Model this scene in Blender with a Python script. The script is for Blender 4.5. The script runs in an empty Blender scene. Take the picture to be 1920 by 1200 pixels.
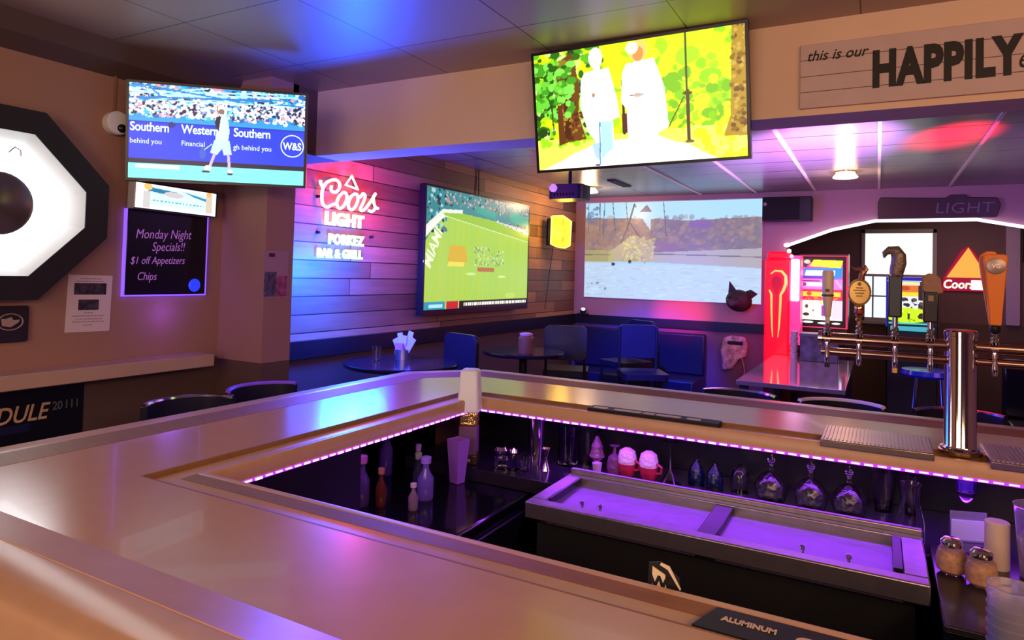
import bpy, math, random
import numpy as np
from mathutils import Matrix, Vector
from mathutils.geometry import tessellate_polygon
random.seed(7)
sc = bpy.context.scene
C = sc.collection
PI = math.pi
R = math.radians

# ------------------------------------------------------------------ camera, world, exposure, large lights
EYE = 1.57
cam_d = bpy.data.cameras.new('camera'); cam = bpy.data.objects.new('camera', cam_d); C.objects.link(cam)
yaw, pit, rol = R(28.6357), R(1.70818), R(1.53828)
fw = Vector((-math.sin(yaw)*math.cos(pit), math.cos(yaw)*math.cos(pit), math.sin(pit)))
rt = Vector((math.cos(yaw), math.sin(yaw), 0)); up = rt.cross(fw)
rt2 = rt*math.cos(rol)+up*math.sin(rol); up2 = up*math.cos(rol)-rt*math.sin(rol)
m = Matrix.Identity(4)
for i in range(3):
    m[i][0] = rt2[i]; m[i][1] = up2[i]; m[i][2] = -fw[i]
cam.matrix_world = Matrix.Translation((0, 0, EYE)) @ m
cam_d.sensor_fit = 'HORIZONTAL'; cam_d.sensor_width = 36; cam_d.lens = 36*1258.7/1920
cam_d.shift_x = 0; cam_d.shift_y = -124.75/1920
cam_d.clip_start = .02; cam_d.clip_end = 100
sc.camera = cam
w = bpy.data.worlds.new('world'); sc.world = w; w.use_nodes = True
w.node_tree.nodes['Background'].inputs[0].default_value = (.55, .42, .5, 1)
w.node_tree.nodes['Background'].inputs[1].default_value = .05
vs = sc.view_settings
vs.view_transform = 'Standard'; vs.look = 'None'; vs.gamma = 1; vs.use_curve_mapping = False; vs.exposure = 0.0

def area(name, loc, target, size, power, col, sy=None, spread=None):
    l = bpy.data.lights.new(name, 'AREA'); l.energy = power; l.color = col
    l.shape = 'RECTANGLE'; l.size = size; l.size_y = sy or size
    if spread: l.spread = spread
    o = bpy.data.objects.new(name, l); C.objects.link(o); o.location = loc
    o.rotation_euler = (Vector(target)-Vector(loc)).to_track_quat('-Z', 'Y').to_euler()
    return o
def spot(name, loc, target, power, col, angle, blend=.6, rad=.02):
    l = bpy.data.lights.new(name, 'SPOT'); l.energy = power; l.color = col
    l.spot_size = angle; l.spot_blend = blend; l.shadow_soft_size = rad
    o = bpy.data.objects.new(name, l); C.objects.link(o); o.location = loc
    o.rotation_euler = (Vector(target)-Vector(loc)).to_track_quat('-Z', 'Y').to_euler()
    return o
def point(name, loc, power, col, rad=.05, parent=None):
    l = bpy.data.lights.new(name, 'POINT'); l.energy = power; l.color = col; l.shadow_soft_size = rad
    o = bpy.data.objects.new(name, l); C.objects.link(o); o.location = loc
    return o
# warm ceiling fixtures behind the viewer, then added fills and rear lights
area('warm_ceiling_light_main', (1.3, -1.0, 2.5), (0, 1.5, .8), 1.2, 54, (1, .60, .36))
area('warm_ceiling_light_left', (-1.6, -1.4, 2.5), (-1.9, 1.5, 1.0), 1.0, 26, (1, .66, .48))
area('tap_fill_light', (1.7, .7, 2.5), (.5, 2.5, 1.5), .8, 24, (1, .56, .30))  # fill light, placed and raised to brighten the tap handles
area('ceiling_fill_light', (-.6, -1.6, 1.7), (-1.4, 1.6, 2.57), 1.2, 26, (1, .72, .58))  # added uplight that only lifts the near ceiling
area('rear_violet_fill', (1.6, 5.4, 2.5), (-.6, 8.0, 1.2), 1.0, 26, (.6, .25, 1))  # added violet fill that turns the back wall purple
area('games_room_light', (1.0, 9.2, 2.5), (1.0, 9.6, 0), .8, 6, (1, .7, .55))
# strip lights under the bar top
area('strip_light_rear', (-.1, 2.42, 1.0), (-.1, 2.30, .80), 2.4, 5.5, (.34, .05, 1), .02)
area('strip_light_shelf', (-.1, 2.40, 1.0), (-.1, 2.60, .80), 2.4, 1.6, (.42, .08, 1), .02)
area('strip_light_left', (-1.46, 1.75, 1.0), (-1.3, 1.75, .2), .02, .8, (.45, .08, 1), 1.1)
# party spots
spot('party_spot_ceiling', (.9, .3, 1.3), (-1.80, 2.0, 2.57), 620, (.0, .06, 1), R(21), 1, .03)
spot('party_spot_floor', (-1.2, 3.3, 2.45), (-2.2, 7.0, .75), 2600, (.0, .03, 1), R(23), .9, .03)
spot('party_spot_pink', (-1.0, 3.3, 2.45), (-2.05, 8.0, 1.10), 1600, (1, .03, .14), R(10), 1, .03)

spot('ceiling_reflection_violet', (.4, 3.2, 1.2), (-.45, 5.4, 2.57), 6500, (.66, .30, 1), R(30), 1, .03)  # added spot standing in for the pink machine's reflection on the rear ceiling
spot('ceiling_reflection_red', (.9, 3.2, 1.2), (.42, 5.3, 2.57), 5000, (1, .01, .05), R(14), 1, .03)  # added spot imitating the red machine's reflection overhead

# ------------------------------------------------------------------ helpers
_M = {}
def lin(c): return tuple(((x/255)/12.92 if x/255 <= .04045 else ((x/255+.055)/1.055)**2.4) for x in c)
def mat(name, col, rough=.5, metal=0, emit=None, es=0, trans=0, ior=1.45, noise=0, nscale=8, bump=0, bscale=60, coat=0, spec=None, stretch=(1, 1, 1)):
    if name in _M: return _M[name]
    mt = bpy.data.materials.new(name); mt.use_nodes = True; nt = mt.node_tree
    b = nt.nodes['Principled BSDF']; col = tuple(col)+(1,) if len(col) == 3 else col
    b.inputs['Base Color'].default_value = col; b.inputs['Roughness'].default_value = rough
    b.inputs['Metallic'].default_value = metal; b.inputs['IOR'].default_value = ior
    b.inputs['Transmission Weight'].default_value = trans; b.inputs['Coat Weight'].default_value = coat
    if spec is not None: b.inputs['Specular IOR Level'].default_value = spec
    if emit: b.inputs['Emission Color'].default_value = tuple(emit)+(1,); b.inputs['Emission Strength'].default_value = es
    if noise or bump:
        tc = nt.nodes.new('ShaderNodeTexCoord'); mp = nt.nodes.new('ShaderNodeMapping'); mp.inputs['Scale'].default_value = stretch
        nt.links.new(tc.outputs['Object'], mp.inputs[0])
    if noise:
        n = nt.nodes.new('ShaderNodeTexNoise'); n.inputs['Scale'].default_value = nscale; n.inputs['Detail'].default_value = 5
        r = nt.nodes.new('ShaderNodeValToRGB'); r.color_ramp.elements[0].position = .3; r.color_ramp.elements[1].position = .7
        r.color_ramp.elements[0].color = tuple(max(0, x*(1-noise)) for x in col[:3])+(1,)
        r.color_ramp.elements[1].color = tuple(min(1, x*(1+noise)) for x in col[:3])+(1,)
        nt.links.new(mp.outputs[0], n.inputs['Vector']); nt.links.new(n.outputs[0], r.inputs[0]); nt.links.new(r.outputs[0], b.inputs['Base Color'])
    if bump:
        n = nt.nodes.new('ShaderNodeTexNoise'); n.inputs['Scale'].default_value = bscale; n.inputs['Detail'].default_value = 3
        bp = nt.nodes.new('ShaderNodeBump'); bp.inputs['Strength'].default_value = bump; bp.inputs['Distance'].default_value = .01
        nt.links.new(mp.outputs[0], n.inputs['Vector']); nt.links.new(n.outputs[0], bp.inputs['Height']); nt.links.new(bp.outputs[0], b.inputs['Normal'])
    _M[name] = mt; return mt
def screen_mat(name, es):
    mt = bpy.data.materials.new(name); mt.use_nodes = True; nt = mt.node_tree; b = nt.nodes['Principled BSDF']
    b.inputs['Base Color'].default_value = (.01, .01, .01, 1); b.inputs['Roughness'].default_value = .3
    a = nt.nodes.new('ShaderNodeAttribute'); a.attribute_name = 'Col'
    nt.links.new(a.outputs['Color'], b.inputs['Emission Color']); b.inputs['Emission Strength'].default_value = es
    return mt
def glow(name, c, s=1): return mat(name, (.02, .02, .02), .4, emit=c, es=s)

class MB:
    def __init__(s): s.v = []; s.f = []
    def add(s, v, f, M=None):
        o = len(s.v)
        s.v += [tuple(M @ Vector(p)) if M else tuple(p) for p in v]; s.f += [tuple(i+o for i in q) for q in f]; return s
    def box(s, x0, y0, z0, x1, y1, z1, M=None):
        x0, x1 = min(x0, x1), max(x0, x1); y0, y1 = min(y0, y1), max(y0, y1); z0, z1 = min(z0, z1), max(z0, z1)
        v = [(x0, y0, z0), (x1, y0, z0), (x1, y1, z0), (x0, y1, z0), (x0, y0, z1), (x1, y0, z1), (x1, y1, z1), (x0, y1, z1)]
        return s.add(v, [(0, 3, 2, 1), (4, 5, 6, 7), (0, 1, 5, 4), (1, 2, 6, 5), (2, 3, 7, 6), (3, 0, 4, 7)], M)
    def prism(s, poly, z0, z1, M=None):
        n = len(poly); v = [(x, y, z0) for x, y in poly]+[(x, y, z1) for x, y in poly]
        t = tessellate_polygon([[Vector((x, y, 0)) for x, y in poly]])
        a = sum(poly[i][0]*poly[(i+1) % n][1]-poly[(i+1) % n][0]*poly[i][1] for i in range(n))
        f = []
        for q in t:
            p = [poly[i] for i in q]; ar = (p[1][0]-p[0][0])*(p[2][1]-p[0][1])-(p[2][0]-p[0][0])*(p[1][1]-p[0][1])
            q = tuple(q) if ar > 0 else tuple(q[::-1])
            f.append(tuple(i+n for i in q)); f.append(q[::-1])
        for i in range(n):
            j = (i+1) % n; f.append((i, j, j+n, i+n) if a > 0 else (j, i, i+n, j+n))
        return s.add(v, f, M)
    def lathe(s, prof, seg=24, c=(0, 0, 0), M=None, sx=1, sy=1):
        v = []; f = []
        for r, z in prof:
            for k in range(seg):
                a = 2*PI*k/seg; v.append((c[0]+r*math.cos(a)*sx, c[1]+r*math.sin(a)*sy, c[2]+z))
        for i in range(len(prof)-1):
            for k in range(seg):
                k2 = (k+1) % seg; f.append((i*seg+k, i*seg+k2, (i+1)*seg+k2, (i+1)*seg+k))
        if prof[0][0] > 1e-6: f.append(tuple(range(seg))[::-1])
        if prof[-1][0] > 1e-6: f.append(tuple((len(prof)-1)*seg+k for k in range(seg)))
        return s.add(v, f, M)
    def tube(s, pts, r, seg=8, closed=False, M=None):
        P = [Vector(p) for p in pts]; n = len(P); v = []; f = []
        rr = r if isinstance(r, (list, tuple)) else [r]*n
        t0 = (P[1]-P[0]).normalized(); nrm = t0.orthogonal().normalized()
        for i in range(n):
            if closed: t = (P[(i+1) % n]-P[i-1]).normalized()
            else: t = (P[min(i+1, n-1)]-P[max(i-1, 0)]).normalized()
            nrm = (nrm-t*nrm.dot(t)); nrm = nrm.normalized() if nrm.length > 1e-6 else t.orthogonal().normalized()
            b = t.cross(nrm)
            for k in range(seg):
                a = 2*PI*k/seg; v.append(tuple(P[i]+(nrm*math.cos(a)+b*math.sin(a))*rr[i]))
        for i in range(n if closed else n-1):
            j = (i+1) % n
            for k in range(seg):
                k2 = (k+1) % seg; f.append((i*seg+k, i*seg+k2, j*seg+k2, j*seg+k))
        if not closed:
            f.append(tuple(range(seg))[::-1]); f.append(tuple((n-1)*seg+k for k in range(seg)))
        return s.add(v, f, M)
    def sphere(s, c, rx, ry=None, rz=None, seg=16, rings=10, M=None):
        ry = ry or rx; rz = rz or rx
        prof = [(math.sin(PI*i/rings), -math.cos(PI*i/rings)) for i in range(rings+1)]
        S = Matrix.Translation(c) @ Matrix.Diagonal((rx, ry, rz, 1))
        prof[0] = (1e-7, -1); prof[-1] = (1e-7, 1)
        return s.lathe(prof, seg, (0, 0, 0), (M @ S) if M else S)
    def build(s, name, material, parent=None, smooth=True, bevel=0, angle=35):
        me = bpy.data.meshes.new(name); me.from_pydata(s.v, [], s.f); me.update()
        if smooth:
            me.polygons.foreach_set('use_smooth', [True]*len(me.polygons)); me.set_sharp_from_angle(angle=R(angle))
        o = bpy.data.objects.new(name, me); C.objects.link(o)
        if material: me.materials.append(material)
        if parent: o.parent = parent
        if bevel:
            b = o.modifiers.new('bevel', 'BEVEL'); b.width = bevel; b.segments = 2; b.limit_method = 'ANGLE'; b.angle_limit = R(40)
        return o
def tag(o, label, cat, group=None):
    o['label'] = label; o['category'] = cat
    if group: o['group'] = group
    return o
def thing(name, label, cat, M=None, group=None):
    o = bpy.data.objects.new(name, None); C.objects.link(o); o.empty_display_size = .05
    if M is None: M = Matrix.Identity(4)
    if not isinstance(M, Matrix): M = Matrix.Translation(M)
    o.matrix_world = M
    return tag(o, label, cat, group)
def struct(name, mb, mt, bevel=0, smooth=False):
    o = mb.build(name, mt, None, smooth, bevel); o['kind'] = 'structure'; return o
def dup(root, M, label, group=None):
    def cp(o, par):
        c = o.copy(); C.objects.link(c); c.parent = par
        for ch in [x for x in bpy.data.objects if x.parent == o]: cp(ch, c)
        return c
    kids = {}
    c = cp(root, None)
    c.matrix_world = M if isinstance(M, Matrix) else Matrix.Translation(M)
    c['label'] = label
    if group: c['group'] = group
    return c
def frameX(x, y, z):   # on a wall facing +X : local x = +Y, y = +Z, z = +X
    return Matrix(((0, 0, 1, x), (1, 0, 0, y), (0, 1, 0, z), (0, 0, 0, 1)))
def frameY(x, y, z):   # on a wall facing -Y : local x = +X, y = +Z, z = -Y
    return Matrix(((1, 0, 0, x), (0, 0, -1, y), (0, 1, 0, z), (0, 0, 0, 1)))
def text(name, s, mt, parent, x, y, z, size, sx=1, ext=.001, off=0, shear=0, rot=0, align='LEFT', sp=1):
    cu = bpy.data.curves.new('t', 'FONT'); cu.body = s; cu.size = size; cu.extrude = ext; cu.offset = off; cu.shear = shear
    cu.align_x = align; cu.space_character = sp; cu.resolution_u = 3
    t = bpy.data.objects.new('t', cu); C.objects.link(t)
    dg = bpy.context.evaluated_depsgraph_get(); dg.update()
    me = bpy.data.meshes.new_from_object(t.evaluated_get(dg)); bpy.data.objects.remove(t); me.name = name
    me.transform(Matrix.Translation((x, y, z)) @ Matrix.Rotation(rot, 4, 'Z') @ Matrix.Diagonal((sx, 1, 1, 1)))
    me.materials.clear(); me.materials.append(mt)
    o = bpy.data.objects.new(name, me); C.objects.link(o); o.parent = parent
    return o
def rrect(x0, y0, x1, y1, r, n=5):
    p = []
    for cx, cy, a in ((x1-r, y0+r, -90), (x1-r, y1-r, 0), (x0+r, y1-r, 90), (x0+r, y0+r, 180)):
        for k in range(n+1):
            t = R(a+90*k/n); p.append((cx+r*math.cos(t), cy+r*math.sin(t)))
    return p

# painted pictures for screens
class Cv:
    def __init__(s, w, h, c): s.w, s.h = w, h; s.a = np.ones((h, w, 3))*np.array(c); s.u, s.v = np.meshgrid((np.arange(w)+.5)/w, (np.arange(h)+.5)/h)
    def put(s, m, c, al=1): s.a[m] = s.a[m]*(1-al)+np.array(c)*al
    def rect(s, u0, v0, u1, v1, c, al=1): s.put((s.u >= u0) & (s.u <= u1) & (s.v >= v0) & (s.v <= v1), c, al)
    def ell(s, cu, cv, ru, rv, c, al=1): s.put(((s.u-cu)/ru)**2+((s.v-cv)/rv)**2 <= 1, c, al)
    def poly(s, pts, c, al=1):
        ins = np.zeros(s.u.shape, bool); n = len(pts)
        for i in range(n):
            x0, y0 = pts[i]; x1, y1 = pts[(i+1) % n]
            cnd = (y0 > s.v) != (y1 > s.v)
            ins ^= cnd & (s.u < (x1-x0)*(s.v-y0)/((y1-y0) or 1e-9)+x0)
        s.put(ins, c, al)
    def line(s, x0, y0, x1, y1, wd, c, al=1):
        asp = s.w/s.h; dx, dy = (x1-x0)*asp, y1-y0; L = dx*dx+dy*dy or 1e-9
        t = np.clip(((s.u-x0)*asp*dx+(s.v-y0)*dy)/L, 0, 1)
        d = np.hypot((s.u-x0)*asp-t*dx, (s.v-y0)-t*dy); s.put(d < wd, c, al)
    def speck(s, u0, v0, u1, v1, n, r0, r1, cols, al=1, sq=1):
        asp = s.w/s.h
        for _ in range(n):
            r = random.uniform(r0, r1); s.ell(random.uniform(u0, u1), random.uniform(v0, v1), r/asp*random.uniform(.7, 1.6)*sq, r, random.choice(cols), al)
def srgb(a): a = np.clip(a, 0, 1); return np.where(a <= .04045, a/12.92, ((a+.055)/1.055)**2.4)
def painted(name, cv, W, H, z, es, parent, x0=None, y0=None):
    x0 = -W/2 if x0 is None else x0; y0 = -H/2 if y0 is None else y0
    n, mm = cv.w, cv.h
    xs, ys = np.meshgrid(np.linspace(x0, x0+W, n), np.linspace(y0+H, y0, mm))
    v = np.stack([xs.ravel(), ys.ravel(), np.full(n*mm, z)], 1)
    i = np.arange(n*mm).reshape(mm, n); q = np.stack([i[1:, :-1], i[1:, 1:], i[:-1, 1:], i[:-1, :-1]], -1).reshape(-1, 4)
    me = bpy.data.meshes.new(name); me.vertices.add(len(v)); me.vertices.foreach_set('co', v.ravel())
    me.loops.add(q.size); me.loops.foreach_set('vertex_index', q.ravel())
    me.polygons.add(len(q)); me.polygons.foreach_set('loop_start', np.arange(len(q))*4); me.update(calc_edges=True)
    at = me.color_attributes.new('Col', 'FLOAT_COLOR', 'POINT')
    c = np.ones((n*mm, 4)); c[:, :3] = srgb(cv.a).reshape(-1, 3); at.data.foreach_set('color', c.ravel())
    me.materials.append(screen_mat(name, es)); o = bpy.data.objects.new(name, me); C.objects.link(o); o.parent = parent
    return o

# ------------------------------------------------------------------ materials
wall_m = mat('wall_paint', lin((168, 126, 110)), .75, noise=.04, nscale=3, bump=.05, bscale=120)
wain_m = mat('wainscot_paint', lin((98, 74, 68)), .6, noise=.05, nscale=4)
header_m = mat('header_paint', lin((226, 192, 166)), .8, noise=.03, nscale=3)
black_m = mat('black_satin', (.008, .008, .012), .35)
blackg_m = mat('black_gloss', (.006, .006, .01), .12)
dark_m = mat('dark_vinyl', (.012, .012, .028), .35, bump=.1, bscale=80)
lam_m = mat('bar_laminate', lin((198, 150, 114)), .22, noise=.03, nscale=14, ior=1.5, coat=.1)
edge_m = mat('bar_edge_trim', lin((200, 156, 122)), .33, noise=.05, nscale=20)
brown_m = mat('brown_wood_band', lin((138, 92, 50)), .5, noise=.12, nscale=12, stretch=(1, 6, 1))
steel_m = mat('brushed_steel', (.36, .31, .36), .34, .9, noise=.08, nscale=30)
chrome_m = mat('chrome', (.8, .76, .74), .08, 1)
rim_m = mat('black_plastic', (.006, .006, .007), .55)
glass_m = mat('clear_glass', (1, 1, 1), .02, trans=1, ior=1.45)
frost_m = mat('frosted_plastic', (.85, .8, .9), .35, trans=.55, ior=1.3)
white_m = mat('white_paint', (.78, .76, .74), .5)
floor_m = mat('floor_vinyl', (.03, .022, .025), .35, noise=.3, nscale=6)

def ceiling_mat():
    mt = bpy.data.materials.new('ceiling_tile'); mt.use_nodes = True; nt = mt.node_tree; b = nt.nodes['Principled BSDF']
    tc = nt.nodes.new('ShaderNodeTexCoord'); mp = nt.nodes.new('ShaderNodeMapping'); nt.links.new(tc.outputs['Object'], mp.inputs[0])
    mp.inputs['Location'].default_value = (.68, -1.75, 0)
    br = nt.nodes.new('ShaderNodeTexBrick'); br.offset = 0; br.inputs['Scale'].default_value = 1
    br.inputs['Brick Width'].default_value = .615; br.inputs['Row Height'].default_value = .615
    br.inputs['Mortar Size'].default_value = .003; br.inputs['Mortar Smooth'].default_value = .2
    c = lin((176, 150, 138))
    br.inputs['Color1'].default_value = c+(1,); br.inputs['Color2'].default_value = tuple(x*.9 for x in c)+(1,); br.inputs['Mortar'].default_value = (.03, .02, .02, 1)
    nt.links.new(mp.outputs[0], br.inputs['Vector']); nt.links.new(br.outputs[0], b.inputs['Base Color'])
    b.inputs['Roughness'].default_value = .36
    n = nt.nodes.new('ShaderNodeTexNoise'); n.inputs['Scale'].default_value = 3; bp = nt.nodes.new('ShaderNodeBump'); bp.inputs['Strength'].default_value = .12; bp.inputs['Distance'].default_value = .02
    nt.links.new(tc.outputs['Object'], n.inputs['Vector']); nt.links.new(n.outputs[0], bp.inputs['Height']); nt.links.new(bp.outputs[0], b.inputs['Normal'])
    return mt
def slat_ceiling_mat():
    mt = bpy.data.materials.new('rear_ceiling_tile'); mt.use_nodes = True; nt = mt.node_tree; b = nt.nodes['Principled BSDF']
    tc = nt.nodes.new('ShaderNodeTexCoord'); mp = nt.nodes.new('ShaderNodeMapping'); nt.links.new(tc.outputs['Object'], mp.inputs[0])
    br = nt.nodes.new('ShaderNodeTexBrick'); br.offset = 0; br.inputs['Scale'].default_value = 1
    br.inputs['Brick Width'].default_value = .615; br.inputs['Row Height'].default_value = .5
    br.inputs['Mortar Size'].default_value = .010
    c = (.22, .20, .23)
    br.inputs['Color1'].default_value = c+(1,); br.inputs['Color2'].default_value = tuple(x*.8 for x in c)+(1,); br.inputs['Mortar'].default_value = (.01, .01, .012, 1)
    nt.links.new(mp.outputs[0], br.inputs['Vector']); nt.links.new(br.outputs[0], b.inputs['Base Color'])
    b.inputs['Roughness'].default_value = .28
    n = nt.nodes.new('ShaderNodeTexNoise'); n.inputs['Scale'].default_value = 2.5; bp = nt.nodes.new('ShaderNodeBump'); bp.inputs['Strength'].default_value = .1; bp.inputs['Distance'].default_value = .02
    nt.links.new(tc.outputs['Object'], n.inputs['Vector']); nt.links.new(n.outputs[0], bp.inputs['Height']); nt.links.new(bp.outputs[0], b.inputs['Normal'])
    return mt
def plank_mat():
    mt = bpy.data.materials.new('wood_planks'); mt.use_nodes = True; nt = mt.node_tree; b = nt.nodes['Principled BSDF']
    tc = nt.nodes.new('ShaderNodeTexCoord'); mp = nt.nodes.new('ShaderNodeMapping'); nt.links.new(tc.outputs['Object'], mp.inputs[0])
    mp.inputs['Rotation'].default_value = (0, 0, 0)
    # swap axes so the bricks run along Y and stack in Z
    sx = nt.nodes.new('ShaderNodeSeparateXYZ'); cx = nt.nodes.new('ShaderNodeCombineXYZ')
    nt.links.new(mp.outputs[0], sx.inputs[0]); nt.links.new(sx.outputs[1], cx.inputs[0]); nt.links.new(sx.outputs[2], cx.inputs[1])
    br = nt.nodes.new('ShaderNodeTexBrick'); br.offset = .37; br.offset_frequency = 2; br.squash = 1.3; br.squash_frequency = 3
    br.inputs['Scale'].default_value = 1; br.inputs['Brick Width'].default_value = 1.9; br.inputs['Row Height'].default_value = .125
    br.inputs['Mortar Size'].default_value = .004; br.inputs['Bias'].default_value = 0
    br.inputs['Color1'].default_value = lin((214, 156, 112))+(1,); br.inputs['Color2'].default_value = lin((118, 78, 56))+(1,); br.inputs['Mortar'].default_value = (.02, .01, .008, 1)
    nt.links.new(cx.outputs[0], br.inputs['Vector'])
    n = nt.nodes.new('ShaderNodeTexNoise'); n.inputs['Scale'].default_value = 6; n.inputs['Detail'].default_value = 6
    mp2 = nt.nodes.new('ShaderNodeMapping'); mp2.inputs['Scale'].default_value = (1, .5, 6); nt.links.new(tc.outputs['Object'], mp2.inputs[0]); nt.links.new(mp2.outputs[0], n.inputs['Vector'])
    mx = nt.nodes.new('ShaderNodeMix'); mx.data_type = 'RGBA'; mx.blend_type = 'MULTIPLY'; mx.inputs[0].default_value = .5
    nt.links.new(br.outputs[0], mx.inputs[6]); nt.links.new(n.outputs[0], mx.inputs[7]); nt.links.new(mx.outputs[2], b.inputs['Base Color'])
    b.inputs['Roughness'].default_value = .5
    return mt
ceil_m, ceil2_m, plank_m = ceiling_mat(), slat_ceiling_mat(), plank_mat()

# ------------------------------------------------------------------ the room
HC = 2.57
struct('floor', MB().box(-3.8, -3.2, -.1, 3.6, 10.5, 0), floor_m)
struct('ceiling', MB().box(-3.8, -3.2, HC, 3.6, 2.86, HC+.1), ceil_m)
struct('ceiling_rear', MB().box(-3.8, 2.86, HC-.005, 3.6, 8.0, HC+.1), ceil2_m)
struct('ceiling_games_room', MB().box(-1.6, 8.16, HC-.01, 3.6, 10.5, HC+.1), mat('games_ceiling', (.25, .22, .2), .8))
struct('wall_left', MB().box(-3.3, -3.2, 1.08, -3.14, 2.45, HC), wall_m)
struct('wall_left_lower', MB().box(-3.3, -3.2, 0, -3.14, 2.45, 1.08), wain_m)
struct('wall_left_chase', MB().box(-3.6, 2.45, 1.07, -2.8, 2.64, HC), mat('chase_paint', lin((165, 122, 115)), .75, noise=.04, nscale=3))
struct('wall_left_chase_lower', MB().box(-3.6, 2.45, 0, -2.8, 2.64, 1.07), wain_m)
struct('trim_1', MB().prism([(-3.14, 2.435), (-3.14, HC), (-3.02, HC), (-3.06, 2.49)], -2.45, 3.2, Matrix(((1, 0, 0, 0), (0, 0, -1, 0), (0, 1, 0, 0), (0, 0, 0, 1)))), mat('cove_paint', lin((92, 72, 70)), .5))
struct('wall_left_rear', MB().box(-3.6, 2.64, 1.07, -3.44, 8.0, HC), plank_m)
struct('wall_left_rear_lower', MB().box(-3.6, 2.64, 0, -3.44, 8.0, .96), wain_m)
struct('trim_2', MB().box(-3.58, 2.64, .955, -3.40, 7.99, 1.075), black_m)
struct('wall_right', MB().box(3.4, -3.2, 0, 3.6, 10.5, HC), wall_m)
struct('wall_front', MB().box(-3.3, -3.3, 0, 3.6, -3.1, HC), wall_m)
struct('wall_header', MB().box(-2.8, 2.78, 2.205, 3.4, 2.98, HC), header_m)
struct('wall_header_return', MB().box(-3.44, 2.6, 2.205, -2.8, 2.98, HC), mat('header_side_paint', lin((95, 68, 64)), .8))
# back wall with the arched opening
arch = [(-.90, 0), (-.90, 1.965), (-.44, 2.14), (-.04, 2.235), (.85, 2.232), (1.25, 2.15), (1.70, 1.965), (1.70, 0)]
bw = [(-3.6, 0)] + arch + [(3.6, 0), (3.6, HC), (-3.6, HC)]
struct('wall_back', MB().prism(bw, -.16, 0, frameY(0, 8.0, 0)), mat('back_wall_paint', lin((178, 138, 152)), .7, noise=.03, nscale=3))
struct('wall_back_lower', MB().box(-3.44, 7.985, 0, -.92, 8.0, .99), mat('back_lower_paint', lin((120, 84, 104)), .6))
struct('trim_3', MB().box(-3.44, 7.95, .97, -.92, 7.999, 1.075), black_m)
# games room behind the arch
struct('wall_games_room', MB().prism([(-1.6, 1.09), (-1.6, HC), (3.4, HC), (3.4, 1.09), (.62, 1.09), (.62, 2.25), (-.16, 2.25), (-.16, 1.09)][::1], -.12, 0, frameY(0, 10.2, 0)), mat('games_wall_paint', lin((120, 88, 84)), .8))
struct('wall_games_room_lower', MB().box(-1.6, 10.2, 0, 3.4, 10.3, 1.09), mat('games_lower_paint', lin((92, 70, 48)), .7))
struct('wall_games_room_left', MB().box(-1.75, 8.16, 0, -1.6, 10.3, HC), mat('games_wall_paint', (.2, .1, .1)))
# window
wn = thing('window_1', 'white framed sash window glowing with daylight in the games room', 'window', frameY(.23, 10.2, 1.66))
wn['kind'] = 'structure'; del wn['label']; del wn['category']
fr = MB()
for a in ((-.43, -.60, .43, -.545), (-.43, .575, .43, .63), (-.43, -.6, -.385, .63), (.385, -.6, .43, .63)): fr.box(a[0], a[1], -.02, a[2], a[3], .025)
fr.box(-.385, .0, -.02, .385, .035, .012); fr.box(-.385, -.27, -.02, .385, -.25, .0)
fr.box(-.30, -.56, -.02, -.28, .0, .0)
fr.build('window_frame', mat('window_trim', (.42, .36, .36), .5), wn, bevel=.004)
MB().box(-.45, -.63, -.02, .45, -.59, .06).build('window_sill', mat('window_trim', (.5, .45, .4)), wn, bevel=.004)
MB().box(-.385, .03, -.07, .385, .58, -.05).build('roller_blind', glow('blind_glow', lin((255, 250, 225)), 1.6), wn)
MB().box(-.385, -.56, -.07, .385, .03, -.05).build('pane', glow('pane_glow', lin((225, 240, 255)), 1.25), wn)
# arch edge light
al = tag(MB().tube([(-.86, 7.965, 1.97), (-.44, 7.965, 2.13), (-.03, 7.965, 2.222), (.85, 7.965, 2.222), (1.25, 7.965, 2.14), (1.66, 7.965, 1.97)], .016, 8).build('arch_strip_light', glow('arch_glow', (1, .78, .95), 2.6)), 'white tube light following the arch edge on the back wall', 'strip light')
tag(MB().sphere((-.885, 7.955, 1.965), .035, .025, .022).build('arch_bulb', glow('bulb_glow', (1, .85, .95), 4)), 'small white bulb at the left end of the arch light above the red machine', 'bulb')
# suspended grid bars of the rear ceiling
for i, (x, nm) in enumerate(((-1.84, 'trim_4'), (-1.22, 'trim_5'), (-.61, 'trim_6'), (.0, 'trim_7'), (.62, 'trim_8'), (1.23, 'trim_9'))):
    struct(nm, MB().box(x-.011, 2.99, HC-.016, x+.011, 7.98, HC-.004), mat('grid_bar', (.75, .7, .74), .3))

# ------------------------------------------------------------------ the bar counter
BT = 1.07
def offs(path, d):
    out = []
    n = len(path)
    for i in range(n):
        p = Vector(path[i]); ns = []
        if i > 0: t = (Vector(path[i])-Vector(path[i-1])).normalized(); ns.append(Vector((-t.y, t.x)))
        if i < n-1: t = (Vector(path[i+1])-Vector(path[i])).normalized(); ns.append(Vector((-t.y, t.x)))
        if len(ns) == 1: out.append(p+ns[0]*d)
        else:
            b = (ns[0]+ns[1]).normalized(); out.append(p+b*(d/b.dot(ns[0])))
    return [tuple(v) for v in out]
outer = [(2.7, .545), (-2.04, .545), (-2.04, 2.67), (-1.77, 2.98), (2.7, 2.98)][::-1]   # runs so that +d goes inward
inner = [(2.7, 1.105), (-1.425, 1.105), (-1.425, 2.345), (2.7, 2.345)]                    # +d must go into the slab
def side(path, ref):  # sign so that offset moves towards ref
    a = Vector(path[1]); o = Vector(offs(path, .05)[1]); return 1 if (Vector(ref)-o).length < (Vector(ref)-a).length else -1
so = side(outer, (-1.7, 2.3)); si = side(inner, (-1.8, .8))
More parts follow.
